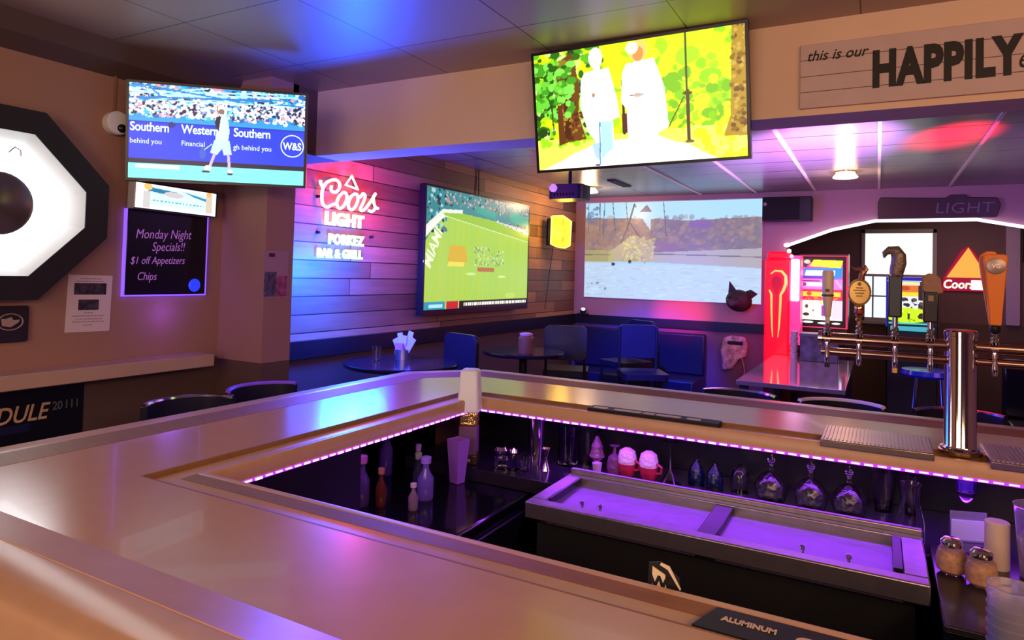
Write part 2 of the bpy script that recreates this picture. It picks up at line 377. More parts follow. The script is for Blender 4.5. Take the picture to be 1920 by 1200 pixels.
def sweep(mb, path, sgn, prof):   # prof: (offset, z) section
    rings = [offs(path, sgn*d) for d, z in prof]; n = len(path); k = len(prof)
    v = [(rings[j][i][0], rings[j][i][1], prof[j][1]) for i in range(n) for j in range(k)]
    f = []
    for i in range(n-1):
        for j in range(k):
            j2 = (j+1) % k; f.append((i*k+j, i*k+j2, (i+1)*k+j2, (i+1)*k+j))
    f.append(tuple(range(k))); f.append(tuple((n-1)*k+j for j in range(k))[::-1])
    return mb.add(v, f)
import bmesh
def fixn(o):
    bm = bmesh.new(); bm.from_mesh(o.data); bmesh.ops.recalc_face_normals(bm, faces=bm.faces); bm.to_mesh(o.data); bm.free(); return o
bar = thing('bar_counter', 'beige laminate bar counter wrapping round the sunken work area', 'bar counter', (0, 0, 0))
FL = BT-.004
fo, fi = offs(outer, so*.165), offs(inner, si*.105)
fixn(MB().prism(fo+fi, FL-.06, FL).build('countertop', lam_m, bar, False))
fixn(sweep(MB(), outer, so, [(.0, BT-.115), (-.004, BT-.03), (.002, BT-.006), (.014, BT+.006), (.075, BT+.008), (.088, BT+.005), (.09, BT-.115)]).build('outer_rail', edge_m, bar, True, 0, 60))
RB = [(.075, BT-.006), (.084, BT+.0075), (.10, BT+.005), (.165, FL+.0006), (.165, FL-.05), (.075, FL-.05)]
fixn(sweep(MB(), outer[:4], so, RB).build('rail_band', brown_m, bar, True, 0, 50))
fixn(sweep(MB(), outer[3:], so, RB).build('rail_slope', edge_m, bar, True, 0, 50))
fixn(sweep(MB(), inner, si, [(0, BT-.050), (0, BT-.012), (.005, BT-.005), (.018, BT-.005), (.022, BT-.008), (.022, BT-.050)]).build('inner_rim', edge_m, bar, True, 0, 50))
fixn(sweep(MB(), inner, si, [(.018, BT-.008), (.021, BT-.006), (.046, BT-.0155), (.046, BT-.04), (.018, BT-.04)]).build('rim_band', brown_m, bar, True, 0, 50))
fixn(sweep(MB(), inner, si, [(.044, BT-.0162), (.100, BT-.0162), (.100, BT-.04), (.044, BT-.04)]).build('gutter', edge_m, bar, True, 0, 50))
fixn(sweep(MB(), inner, si, [(.096, BT-.0162), (.1055, FL+.0003), (.110, FL+.0003), (.110, BT-.04), (.096, BT-.04)]).build('gutter_step', brown_m, bar, True, 0, 50))
# cabinets under the slab
fixn(sweep(MB(), outer, so, [(.22, 0), (.22, BT-.10), (.26, BT-.10), (.26, 0)]).build('outer_panel', mat('bar_front_panel', lin((70, 38, 30)), .5), bar))
fixn(sweep(MB(), [(2.7, 1.105), (-1.425, 1.105), (-1.425, 1.7)], si, [(.04, .02), (.04, BT-.05), (.06, BT-.05), (.06, .02)]).build('inner_panel', black_m, bar))
MB().box(-1.78, 2.70, .02, 2.7, 2.72, BT-.06).build('back_panel', black_m, bar)
MB().box(-1.80, 1.2, .02, -1.78, 2.70, BT-.06).build('side_panel', black_m, bar)
tag(MB().box(-1.70, 2.245, .76, 2.7, 2.695, .81).build('glass_shelf', mat('dark_shelf', (.02, .015, .03), .15), None, True, .003), 'dark shelf carrying upside down glasses under the rear bar top', 'shelf')
t = thing('back_bar_cooler', 'black cooler cabinet in the left corner of the well', 'cooler', (-1.76, 1.16, 0))
MB().box(0, .0, .05, .64, 1.075, .765).build('cabinet', blackg_m, t, bevel=.01); MB().box(.642, .05, .12, .655, 1.02, .72).build('door', black_m, t, bevel=.004)
# purple tape under the lip: each lit dash is one diode pair on the tape
tape = thing('light_tape', 'purple lit dashed tape under the inner lip of the bar', 'strip light', (0, 0, 0))
MB().box(-1.42, 2.346, BT-.060, 2.6, 2.356, BT-.0505).box(-1.436, 1.12, BT-.060, -1.426, 2.34, BT-.0505).build('tape', mat('tape_purple', (.3, .05, .5), .4, emit=(.45, .03, 1), es=.9), tape)
ds = MB()
x = -1.40
while x < 2.6:
    ds.box(x, 2.3425, BT-.0575+random.uniform(-.0015, .0015), x+.024, 2.345, BT-.0528); x += .036
y = 1.14
while y < 2.33:
    ds.box(-1.4245, y, BT-.0575+random.uniform(-.0015, .0015), -1.422, y+.022, BT-.0528); y += .034
d = ds.build('diodes', glow('diode_glow', (.9, .35, 1), 3.2), tape); d['kind'] = 'stuff'

# drainboard sink
sink = thing('bar_sink', 'stainless steel bar sink with two shallow trays and a black divider', 'sink', (0, 0, 0))
sx0, sx1, sy0, sy1, sz = -.95, .115, 1.865, 2.215, .87
r = MB()
r.box(sx0, sy0, sz-.05, sx1, sy0+.045, sz).box(sx0, sy1-.03, sz-.05, sx1, sy1, sz)
r.box(sx0, sy0+.045, sz-.05, sx0+.05, sy1-.03, sz).box(sx1-.055, sy0+.045, sz-.05, sx1, sy1-.03, sz)
r.build('rim', steel_m, sink, bevel=.004)
MB().box(sx0, sy1, sz-.05, sx1, sy1+.022, sz+.016).build('backsplash', steel_m, sink, bevel=.004)
tm = mat('tray_steel_purple_lit', (.20, .13, .32), .3, .3, bump=.25, bscale=14)  # purple of the strip light is tinted into the steel's base colour
MB().box(sx0+.05, sy0+.045, sz-.075, -.44, sy1-.03, sz-.022).build('tray', tm, sink)
MB().box(-.385, sy0+.045, sz-.075, sx1-.055, sy1-.03, sz-.022).build('tray', tm, sink)
MB().box(-.44, sy0+.045, sz-.075, -.385, sy1-.03, sz-.006).build('divider', black_m, sink, bevel=.003)
rb = MB(); x = sx0+.06
while x < sx1-.07:
    if not (-.45 < x < -.38): rb.box(x, sy0+.048, sz-.022, x+.010, sy0+.085, sz-.016)
    x += .022
rb.box(sx0+.055, sy0+.046, sz-.024, -.445, sy0+.087, sz-.0205).box(-.38, sy0+.046, sz-.024, sx1-.06, sy0+.087, sz-.0205)
rb.build('drain_ribs', steel_m, sink)
MB().box(sx0+.045, sy0+.07, sz-.0215, sx0+.055, sy1-.03, sz-.001).build('side_gasket', black_m, sink)
MB().box(sx1-.075, sy0+.06, sz-.02, sx1-.055, sy1-.05, sz+.004).build('side_gasket', black_m, sink)
MB().box(sx0+.03, sy0+.03, .06, sx1-.03, sy1, sz-.07).build('cabinet', mat('sink_cabinet', (.004, .004, .006), .8), sink)
for hx in (-.80, -.74, -.17, -.06):
    k = MB(); k.lathe([(.004, 0), (.004, .012), (.008, .014), (.007, .022), (.001, .024)], 10, (hx, sy0+.10, sz-.024)); k.build('knob', chrome_m, sink)

# ------------------------------------------------------------------ taps
def towers():
    t = thing('beer_tower', 'round chrome beer tower with horizontal tap pipes above the bar', 'beer tower', (.222, 2.45, BT))
    MB().lathe([(.052, -.001), (.052, .012), (.044, .014), (.042, .018), (.042, .345), (.044, .347), (.044, .36), (.041, .363), (0, .363)], 36).build('column', chrome_m, t)
    MB().lathe([(.058, -.005), (.058, .004), (.046, .01)], 36).build('base_flange', mat('brass', (.75, .5, .2), .2, 1), t)
    MB().lathe([(.038, .3635), (.038, .366), (0, .366)], 30).build('top_disc', mat('red_disc', (.5, .02, .08), .3), t)
    mm = mat('copper_pipe', (.42, .25, .2), .18, 1)
    for z, rr in ((.315, .019), (.272, .013)):
        MB().tube([(-.385, 0, z), (.9, 0, z)], rr, 16).build('tap_pipe', mm, t)
    MB().lathe([(.024, -.006), (.024, .006)], 16, M=Matrix.Translation((-.388, 0, .315)) @ Matrix.Rotation(PI/2, 4, 'Y')).build('pipe_cap', chrome_m, t)
    return t
towers()
FZ = BT+.315
def tap(x, tipc=None):
    t = thing('tap_faucet', '', 'tap', (x, 2.45, FZ))
    s = MB()
    s.lathe([(.011, -.004), (.013, .004), (.009, .010), (.012, .014), (.008, .020), (.011, .028), (.007, .034)], 14, (0, -.024, .016))
    s.lathe([(.013, -.03), (.013, 0)], 14, M=Matrix.Translation((0, 0, 0)) @ Matrix.Rotation(PI/2, 4, 'X'))
    s.build('valve_body', chrome_m, t)
    MB().lathe([(.004, -.080), (.0075, -.074), (.0085, -.055), (.006, -.030), (.008, -.022), (.006, -.010), (.011, 0)], 14, (0, -.026, 0)).build('spout', mat('bright_chrome', (.9, .88, .86), .15, 1), t)
    if tipc: MB().lathe([(.0075, -.092), (.0075, -.078)], 12, (0, -.026, 0)).build('spout_cap', mat('cap_%d' % int(tipc[0]*100), tipc, .4), t)
    return t
TX = (-.144, -.052, .048, .142, .304)
tips = ((.005, .005, .005), None, (.8, .4, .1), None, None)
taps = [tap(x, tc_) for x, tc_ in zip(TX, tips)]
Z0 = .05    # handle root above pipe centre
def hroot(name, label, x):
    t = taps[TX.index(x)]; t['label'] = label
    h = bpy.data.objects.new('tap_handle', None); C.objects.link(h); h.empty_display_size = .02
    h.parent = t; h.location = (0, -.024, Z0); return h
# cream cylinder handle
t = hroot('tap_handle', 'chrome beer tap with short cream cylindrical handle, leftmost on the pipe', TX[0])
MB().lathe([(.007, 0), (.007, .02), (.010, .024), (.013, .06), (.017, .10), (.0175, .165), (.015, .172), (0, .173)], 20).build('grip', mat('cream_resin', lin((205, 180, 165)), .4), t)
MB().lathe([(.0178, .088), (.0182, .090), (.0182, .093), (.0178, .095)], 20).build('band', mat('mark', (.08, .05, .04)), t)
MB().box(-.006, -.0183, .103, .006, -.0165, .112).build('emblem', mat('mark', (.08, .05, .04)), t, bevel=.002)
# gold medallion with antelope-like ornament
t = hroot('tap_handle', 'chrome beer tap with gold oval medallion handle on a turned stem', TX[1])
MB().lathe([(.007, 0), (.008, .012), (.012, .016), (.008, .024), (.013, .03), (.009, .036), (.014, .05), (.014, .058), (.010, .064)], 18).build('stem', mat('brass', (.75, .5, .2), .2, 1), t)
MB().lathe([(.0145, .037), (.015, .042), (.0145, .048)], 18).build('red_collar', mat('red_collar', (.25, .02, .02), .3), t)
Mx = Matrix.Translation((0, 0, .105)) @ Matrix.Rotation(PI/2, 4, 'X')
MB().lathe([(0, -.008), (.030, -.008), (.034, 0), (.030, .007), (.028, .005), (0, .006)], 30, M=Mx @ Matrix.Diagonal((1, 1.28, 1, 1))).build('medallion', mat('gold_medal', lin((205, 165, 90)), .35, .5), t)
tx = MB()
for zz, ww in ((.012, .020), (.004, .034), (-.005, .026), (-.014, .018)): tx.box(-ww/2, zz, .0062, ww/2, zz+.0035, .0068)
tx.lathe([(.006, .0062), (.006, .0068), (.004, .0068)], 12, (0, .026, 0))
tx.build('relief', mat('dark_gold', (.25, .15, .04), .5), t).matrix_local = Mx
MB().tube([(.004, 0, .142), (.006, 0, .158), (.010, 0, .170), (.0, 0, .180), (-.012, 0, .178), (-.024, 0, .186)], [.008, .009, .010, .008, .005, .002], 10).tube([(.010, 0, .168), (.018, 0, .180), (.014, 0, .192)], [.009, .008, .003], 8).build('animal_figure', mat('bronze', lin((150, 100, 85)), .35, .7), t)
# dark curved handle
t = hroot('tap_handle', 'chrome beer tap with tall dark blue handle topped by a hooked head', TX[2])
MB().lathe([(.008, 0), (.008, .03)], 14).build('ferrule', chrome_m, t)
MB().box(-.020, -.014, .03, .018, .014, .165).build('grip', mat('navy_grip', lin((42, 50, 62)), .35), t, bevel=.005)
MB().tube([(0, 0, .155), (.004, 0, .18), (.008, 0, .20), (.008, 0, .222), (-.002, 0, .238), (-.018, 0, .240), (-.030, 0, .230), (-.032, 0, .216)], [.018, .021, .022, .021, .019, .013, .009, .003], 14).build('bird_head', mat('pewter', lin((120, 105, 98)), .4, .5, bump=.4, bscale=90), t)
MB().lathe([(.021, .158), (.023, .161), (.021, .164)], 18).build('band', chrome_m, t)
# carved shield handle
t = hroot('tap_handle', 'chrome beer tap with black handle and rough brown carved emblem', TX[3])
MB().box(-.020, -.013, .02, .020, .013, .115).build('grip', mat('black_grip', (.012, .01, .014), .3), t, bevel=.004)
MB().box(-.007, -.0145, .085, .007, -.0125, .102).build('plate', mat('tan_plate', (.3, .18, .1), .5), t)
MB().prism([(-.022, .115), (-.008, .104), (.012, .104), (.033, .112), (.028, .135), (.026, .155), (.012, .168), (-.006, .170), (-.022, .160), (-.024, .138)], -.014, .012, Matrix(((1, 0, 0, 0), (0, 0, -1, 0), (0, 1, 0, 0), (0, 0, 0, 1)))).build('carved_emblem', mat('carved_wood', lin((150, 112, 92)), .6, bump=.7, bscale=60), t, bevel=.004)
MB().lathe([(.008, 0), (.008, .022)], 14).build('ferrule', chrome_m, t)
# orange handle
t = hroot('tap_handle', 'chrome beer tap with large orange tapered handle and round silver badge', TX[4])
MB().prism([(-.014, .02), (.014, .02), (.026, .18), (.029, .215), (.028, .225), (.020, .230), (-.022, .230), (-.030, .225), (-.031, .212), (-.026, .18)], -.011, .013, Matrix(((1, 0, 0, 0), (0, 0, -1, 0), (0, 1, 0, 0), (0, 0, 0, 1)))).build('grip', mat('orange_resin', lin((225, 120, 20)), .35), t, bevel=.003)
MB().prism([(-.012, .018), (.008, .018), (.012, .215), (.004, .238), (-.020, .240), (-.036, .228), (-.038, .20), (-.034, .17)], -.028, -.012, Matrix(((1, 0, 0, 0), (0, 0, -1, 0), (0, 1, 0, 0), (0, 0, 0, 1)))).build('back_shell', mat('orange_resin', ()), t, bevel=.003)
Mx = Matrix.Translation((0, -.014, .195)) @ Matrix.Rotation(PI/2, 4, 'X')
MB().lathe([(0, 0), (.024, 0), (.024, .002), (.021, .003), (0, .003)], 28, M=Mx).build('badge', mat('silver_badge', lin((150, 130, 125)), .35, .6), t)
text('badge_letters', 'VG', mat('pale_metal', (.8, .78, .75), .3, .6), t, 0, 0, 0, .018, .9, .001, align='CENTER').matrix_local = Mx @ Matrix.Translation((0, -.006, .003))
MB().lathe([(.012, 0), (.014, .004), (.014, .016), (.010, .021)], 16).build('ferrule', black_m, t)
# rightmost handle cut by the frame
t0 = tap(.425); t0['label'] = 'chrome beer tap with slim silver handle at the right edge'
t = bpy.data.objects.new('tap_handle', None); C.objects.link(t); t.parent = t0; t.location = (0, -.024, .05)
MB().lathe([(.006, 0), (.009, .05), (.011, .14), (.012, .17), (.018, .178), (.018, .20), (.008, .208), (.011, .216), (0, .224)], 14).build('grip', steel_m, t)

# drip trays
def drip(x0, x1, label):
    t = thing('drip_tray', label, 'drip tray', (x0, 2.335, BT-.004))
    W = x1-x0
    MB().box(0, 0, -.012, W, .25, .010).build('pan', mat('tray_pan', (.4, .3, .27), .3, 1), t, bevel=.003)
    g = MB()
    for i in range(int(W/.011)): g.box(.006+i*.011, .012, .009, .010+i*.011, .238, .014)
    g.build('grille', steel_m, t)
    return t
drip(-.155, .150, 'shallow steel drip tray on the bar left of the tower')
drip(.285, .62, 'shallow steel drip tray on the bar right of the tower')

# bar mats
t = thing('bar_mat', 'narrow black rubber bar mat with pale lettering on the rear bar', 'bar mat', (-.955, 2.372, BT-.012))
MB().box(0, 0, -.003, .48, .068, .016).build('mat', rim_m, t, bevel=.002)
pm = mat('mat_print', lin((215, 185, 150)), .5)
tx = MB()
for a, b in ((.015, .07), (.095, .20), (.205, .25), (.255, .345), (.365, .415)): tx.prism(rrect(a, .016, b, .046, .010), .016, .0166)
tx.build('print', pm, t)
t = thing('bar_mat', 'black rubber bar mat with cream block letters on the near bar', 'bar mat', (-.235, 1.006, BT-.016))
MB().prism([(.0, 0), (.62, 0), (.62, .072), (.022, .072)], -.0005, .0125).build('mat', rim_m, t, bevel=.0015)
text('lettering', 'ALUMINUM', pm, t, .036, .034, .0130, .019, .78, .0004, .0008, rot=R(-1))
text('big_letters', 'SUR', pm, t, .140, .004, .0130, .052, 1.1, .0004, .004)

# badge peeking over near rim
t = thing('badge_board', 'small black and cream badge with a W behind the near rim', 'badge', Matrix.Translation((-.31, 1.118, 1.045)) @ Matrix.Rotation(R(8), 4, 'Z'))
Mx = Matrix(((1, 0, 0, 0), (0, 0, -1, 0), (0, 1, 0, 0), (0, 0, 0, 1)))
MB().prism([(-.024, 0), (.030, 0), (.028, .030), (.008, .046), (-.004, .052), (-.022, .048)], -.004, .0, Mx).build('board', rim_m, t)
MB().prism([(-.017, 0), (.008, 0), (.005, .033), (-.016, .044)], .0, .002, Mx).prism([(.009, .042), (.029, .012), (.031, .014), (.012, .048), (-.002, .052), (-.004, .048)], .0, .002, Mx).build('cream_panel', mat('cream_card', lin((235, 215, 180)), .5), t)
text('letter', 'W', rim_m, t, 0, 0, 0, .028, 1, .0004, .0012, align='CENTER').matrix_local = Mx @ Matrix.Translation((-.005, .010, .0024))

# ------------------------------------------------------------------ things on the shelf under the rear bar
SH = .81
glass2_m = mat('shelf_glass', (.96, .92, 1), .04, trans=1, ior=1.4)
# frosted and golden bottle at the corner
t = thing('tall_bottle', 'tall gold bottle with lilac label and frosted cap at the bar corner', 'bottle', Matrix.Translation((-1.43, 2.30, SH)) @ Matrix.Rotation(R(20), 4, 'Z'))
gm = mat('gold_cut_glass', (.75, .48, .16), .15, .8, bump=.8, bscale=50)
MB().box(-.040, -.030, 0, .040, .030, .04).build('base', mat('amber_base', (.08, .045, .02), .15, .3), t, bevel=.006)
MB().box(-.036, -.030, .0385, .036, .030, .15).build('label', mat('lilac_label', lin((120, 84, 120)), .5), t, bevel=.004)
MB().box(-.037, -.028, .15, .037, .028, .212).build('shoulder', gm, t, bevel=.008)
text('lettering', 'Jose', mat('pale_print', (.8, .7, .6)), t, 0, 0, 0, .02, .9, .0005, align='CENTER').matrix_local = Matrix.Translation((0, -.0305, .014)) @ Matrix.Rotation(PI/2, 4, 'X')
MB().lathe([(.064, .205), (.050, .366), (.044, .374), (0, .375)], 4, M=Matrix.Rotation(PI/4, 4, 'Z')).build('cap', mat('frosted_cap', (.84, .86, 1), .35, spec=.6), t, bevel=.008)
# lilac box behind
t = thing('paper_box', 'open lilac paper box left of the gold bottle', 'box', Matrix.Translation((-1.405, 2.185, .767)) @ Matrix.Rotation(R(-12), 4, 'Z'))
MB().lathe([(.028, 0), (.044, .165), (.041, .165), (.026, .004)], 4, M=Matrix.Rotation(PI/4, 4, 'Z')).build('walls', mat('lilac_paper', lin((150, 95, 200)), .5), t, False)
MB().box(-.019, -.019, .002, .019, .019, .006).build('base', mat('lilac_paper', ()), t)

def lathe_thing(nm, label, cat, x, y, z, parts, group=None, seg=24):
    t = thing(nm, label, cat, (x, y, z), group)
    for pn, prof, mt in parts: MB().lathe(prof, seg).build(pn, mt, t)
    return t
lathe_thing('salt_cellar', 'squat glass jar with shiny lid, left of the two beside the gold bottle', 'jar', -1.285, 2.31, SH, [('body', [(.022, 0), (.026, .01), (.024, .05), (.016, .062)], glass2_m), ('lid', [(.026, .062), (.028, .072), (.020, .084), (0, .086)], chrome_m)])
lathe_thing('bitters_jar', 'small glass bell jar with chrome lid standing left of the shot glass', 'jar', -1.238, 2.325, SH, [('body', [(.025, 0), (.026, .02), (.015, .06)], glass2_m), ('lid', [(.015, .06), (.018, .066), (.014, .078), (0, .082)], chrome_m)])
lathe_thing('shot_glass', 'clear shot glass in front of the tall shaker', 'glass', -1.190, 2.33, SH, [('bowl', [(.018, 0), (.024, .062), (.0225, .062), (.0165, .01), (0, .009)], glass2_m)])
lathe_thing('cocktail_shaker', 'tall polished metal cocktail shaker under the bar lip', 'shaker', -1.196, 2.44, SH, [('tin', [(.027, 0), (.030, .02), (.041, .190), (.043, .193), (.039, .193), (.026, .01)], mat('shaker_metal', (.85, .7, .75), .12, 1))])
lathe_thing('jigger', 'double ended metal jigger beside the shaker', 'jigger', -1.127, 2.385, SH, [('cups', [(.021, 0), (.006, .045), (.006, .050), (.020, .084), (.018, .084), (.004, .052)], chrome_m)])
lathe_thing('glass_pitcher', 'clear glass pitcher behind the jigger', 'pitcher', -1.085, 2.50, SH, [('body', [(.036, 0), (.040, .02), (.038, .11), (.044, .16), (.041, .16), (.035, .11), (.036, .02), (0, .01)], mat('tinted_pitcher', (.6, .45, .95), .05, trans=1))])
lathe_thing('water_glass', 'upturned clear tumbler against the back of the shelf right of the pitcher', 'glass', -1.03, 2.56, SH, [('bowl', [(.036, 0), (.028, .15), (0, .152), (0, .148), (.026, .146), (.034, 0)], glass2_m)])
# novelty purple glasses
pk = mat('pink_glass', (.6, .22, .5), .1, trans=.75, bump=.6, bscale=60)
t = thing('novelty_glass', 'pink tree shaped novelty glass at the left of the shelf row', 'glass', (-.965, 2.51, SH))
MB().lathe([(.016, 0), (.008, .03), (.03, .05), (.020, .085), (.024, .087), (.006, .128), (0, .13)], 18).build('body', pk, t)
lathe_thing('shot_cup', 'small pink plastic cup before the tree shaped glass', 'cup', -.937, 2.44, SH, [('cup', [(.013, 0), (.019, .045), (.0175, .045), (.012, .004)], mat('pink_plastic', (.6, .35, .65), .4))])
lathe_thing('goblet', 'upside down purple goblet left of the two red and white mugs', 'glass', -.885, 2.49, SH, [('bowl', [(.026, 0), (.030, .03), (.024, .065), (.006, .078), (.005, .10), (.02, .108), (0, .11)], pk)])
for i, (x, lab) in enumerate(((-.834, 'round white and red mug, the left one of the pair'), (-.750, 'round white and red mug, the right one of the pair'))):
    t = thing('novelty_mug', lab, 'mug', (x, 2.49, SH), 'white and red round mugs')
    MB().lathe([(.022, 0), (.030, .01), (.034, .035), (.034, .05)], 22).build('red_body', mat('red_glass', (.45, .02, .06), .12, bump=.3), t)
    MB().lathe([(.034, .05), (.036, .07), (.030, .095), (.012, .107), (0, .108)], 22).build('white_dome', mat('white_dome', (.8, .6, .65), .25, bump=.6, bscale=70), t)
    MB().tube([(.030, -.01, .028), (.050, -.014, .034), (.054, -.014, .055), (.034, -.01, .066)], .005, 8).build('handle', mat('red_glass', ()), t)
lathe_thing('martini_glass', 'clear cone shaped glass upside down right of the mugs', 'glass', -.668, 2.49, SH, [('cone', [(.040, 0), (.004, .052), (.0035, .15), (.03, .156), (0, .158), (0, .154), (.002, .05), (.038, 0)], glass2_m)])
for i, (x, y, lab) in enumerate(((-.582, 2.535, 'blue tinted upside down bell glass, the left one'), (-.512, 2.512, 'blue tinted upside down bell glass, the right one'))):
    lathe_thing('bell_glass', lab, 'glass', x, y, SH, [('bowl', [(.030, 0), (.031, .03), (.024, .065), (.010, .085), (.008, .094), (0, .097), (0, .09), (.02, .062), (.028, .03), (.028, 0)], mat('blue_glass', (.30, .50, 1), .04, trans=1, bump=.4, bscale=60))], 'blue bell glasses')
lathe_thing('bell_glass', 'colourless upside down bell glass between the blue pair and the snifters', 'glass', -.428, 2.537, SH, [('bowl', [(.031, 0), (.033, .04), (.026, .075), (.008, .095), (0, .098), (0, .094), (.024, .072), (.030, .04), (.029, 0)], glass2_m)])
snl = ('upside down snifter with stem up, leftmost of the three snifters', 'upside down snifter with stem up, middle of the three snifters', 'upside down snifter with stem up, rightmost of the three snifters')
for (x, y), lab in zip(((-.319, 2.50), (-.192, 2.49), (-.077, 2.49)), snl):
    lathe_thing('snifter', lab, 'glass', x, y, SH, [('bowl', [(.044, 0), (.053, .03), (.050, .060), (.034, .088), (.007, .102), (.006, .102), (.032, .084), (.047, .058), (.050, .03), (.042, 0)], mat('cut_glass', (.93, .88, 1), .03, trans=1, bump=.35, bscale=55)), ('stem', [(.007, .102), (.005, .120), (.014, .140), (.005, .150), (.006, .160), (.034, .168), (.034, .171), (0, .171)], glass2_m)], 'upside down snifters')
for (x, y), lab in zip(((.021, 2.60), (.10, 2.61)), ('tall pilsner glass behind the shelf row, left of the carafe', 'tall pilsner glass standing behind the clear carafe')):
    lathe_thing('pilsner_glass', lab, 'glass', x, y, SH, [('bowl', [(.026, 0), (.024, .01), (.030, .05), (.037, .13), (.035, .13), (.028, .05), (.02, .012), (0, .010)], glass2_m)], 'pilsner glasses')
lathe_thing('carafe', 'tall clear carafe bottle at the right end of the sink', 'carafe', .09, 2.31, SH, [('body', [(.036, 0), (.038, .02), (.036, .07), (.025, .12), (.022, .15), (.028, .178), (.026, .178), (.020, .15), (.023, .12), (.034, .07), (.035, .02), (0, .01)], glass2_m)])
lathe_thing('hanging_glass', 'purple tinted glass foot hanging under the rear bar lip', 'glass', .235, 2.42, .925, [('bowl', [(.002, 0), (.010, .006), (.028, .036), (.030, .074), (.028, .074), (.026, .036)], mat('tinted_pitcher', ()))])
MBx = thing('card_holder', 'pale blue grey card standing behind the spice jars', 'card', Matrix.Translation((.245, 2.44, SH)) @ Matrix.Rotation(R(20), 4, 'Z'))
MB().box(-.048, -.002, 0, .048, .002, .060).build('card', mat('pale_card', lin((205, 215, 225)), .5), MBx)
MB().box(-.050, .003, 0, .050, .006, .085).box(-.05, -.012, -.002, .05, .02, .003).build('holder', mat('clear_plastic', (.8, .85, .9), .1, trans=.8), MBx)
# low counter right of the sink with jars
ct = thing('side_counter', 'low black counter right of the sink carrying spice jars', 'counter', (.13, 1.75, 0))
MB().box(0, -.02, .05, 1.3, .47, .835).build('cabinet', blackg_m, ct, bevel=.004)
MB().box(-.0, -.03, .835, 1.3, .47, .849).build('top', mat('dark_top', (.02, .017, .022), .2), ct, bevel=.003)
for (x, y), lab in zip(((.168, 2.035), (.225, 1.99)), ('round glass jar of tan spice, the left of two jars', 'round glass jar of tan spice, the right of two jars')):
    t = thing('spice_jar', lab, 'jar', (x, y, .849), 'spice jars')
    MB().lathe([(.018, .002), (.029, .010), (.031, .035), (.026, .056), (0, .058)], 22).build('spice', mat('tan_spice', lin((205, 150, 105)), .8, noise=.3, nscale=90), t)
    MB().lathe([(.020, 0), (.032, .010), (.034, .035), (.029, .060), (.022, .068)], 22).build('glass', mat('jar_glass', (1, 1, 1), .05, trans=.95, ior=1.2), t)
    MB().lathe([(.0225, .068), (.024, .072), (.024, .080), (.018, .086), (0, .088)], 22).build('lid', chrome_m, t)
lathe_thing('white_canister', 'tall cream cylinder between the jars and the clear tub', 'canister', .275, 2.14, .849, [('body', [(.027, 0), (.0275, .002), (.0275, .115), (.025, .118), (0, .118)], mat('cream_wax', lin((225, 200, 185)), .5))])
t = thing('ingredient_tub', 'round clear tub with white and red contents at right edge', 'tub', (.362, 2.11, .849))
MB().lathe([(.042, .002), (.052, .10), (.03, .125), (0, .118)], 26).build('contents', mat('pale_contents', (.62, .5, .52), .7, noise=.5, nscale=30, bump=.8, bscale=30), t)
MB().lathe([(.044, 0), (.058, .175), (.060, .178), (.056, .178), (.042, .003)], 30).build('tub', mat('purple_clear', (.75, .6, 1), .08, trans=.85, ior=1.2), t)
cst = thing('cup_stack', 'stack of clear plastic cups at the lower right edge', 'cups', (.205, 1.42, .849))
for k in range(9):
    z = k*.016
    MB().lathe([(.030, z), (.034, z+.045), (.037, z+.085), (.0385, z+.088), (.036, z+.088), (.029, z+.003)], 26).build('cup', mat('cup_plastic', (.92, .88, 1), .08, trans=.85, ior=1.25), cst)
ct2 = thing('prep_counter', 'low dark prep counter at the lower right in front of the sink', 'counter', (.19, 1.165, 0))
MB().box(0, 0, .02, 1.2, .53, .849).build('cabinet', blackg_m, ct2, bevel=.004)
t = thing('folded_cloth', 'crumpled pinkish grey bar rag inside the sunken well', 'cloth', (.10, 1.60, .62))
MB().sphere((0, 0, .02), .05, .04, .025, 18, 10).sphere((.03, .02, .03), .035, .03, .02, 14, 8).build('rag', mat('rag', lin((120, 95, 92)), .9, noise=.2, nscale=40, bump=.9, bscale=40), t)
MB().box(-.05, -.06, -.6, .08, .07, .0).build('stand', black_m, t)
# bottles in the well (left)
BZ = .765
bd = [(-1.66, 1.80, .035, .16, (.05, .02, .10), (.30, .16, .14), 'dark bottle with dull copper cap, far left in the well'),
      (-1.61, 1.83, .030, .15, (.02, .02, .04), (.18, .22, .18), 'dark slim bottle with grey green cap in the well'),
      (-1.545, 1.80, .040, .17, (.10, .05, .25), (.45, .14, .35), 'purple bottle with round magenta cap in the well'),
      (-1.485, 1.83, .026, .13, (.15, .03, .02), (.35, .18, .10), 'short red brown bottle right of the magenta capped one'),
      (-1.70, 2.12, .038, .20, (.10, .05, .40), (.25, .18, .60), 'tall violet topped bottle standing highest at the back of the well'),
      (-1.455, 2.00, .028, .15, (.05, .05, .07), (.30, .33, .25), 'bottle with grey green neck left of the clear lidded one'),
      (-1.40, 1.97, .042, .15, (.20, .12, .60), (.35, .2, .9), 'clear violet bottle with wide lid, rightmost in the well'),
      (-1.37, 1.86, .024, .09, (.3, .2, .3), (.6, .5, .6), 'tiny bottle with pale cap nearest the near rim'),
      (-1.50, 2.06, .024, .16, (.04, .03, .10), (.3, .2, .5), 'thin bottle with violet pourer at the back of the well')]
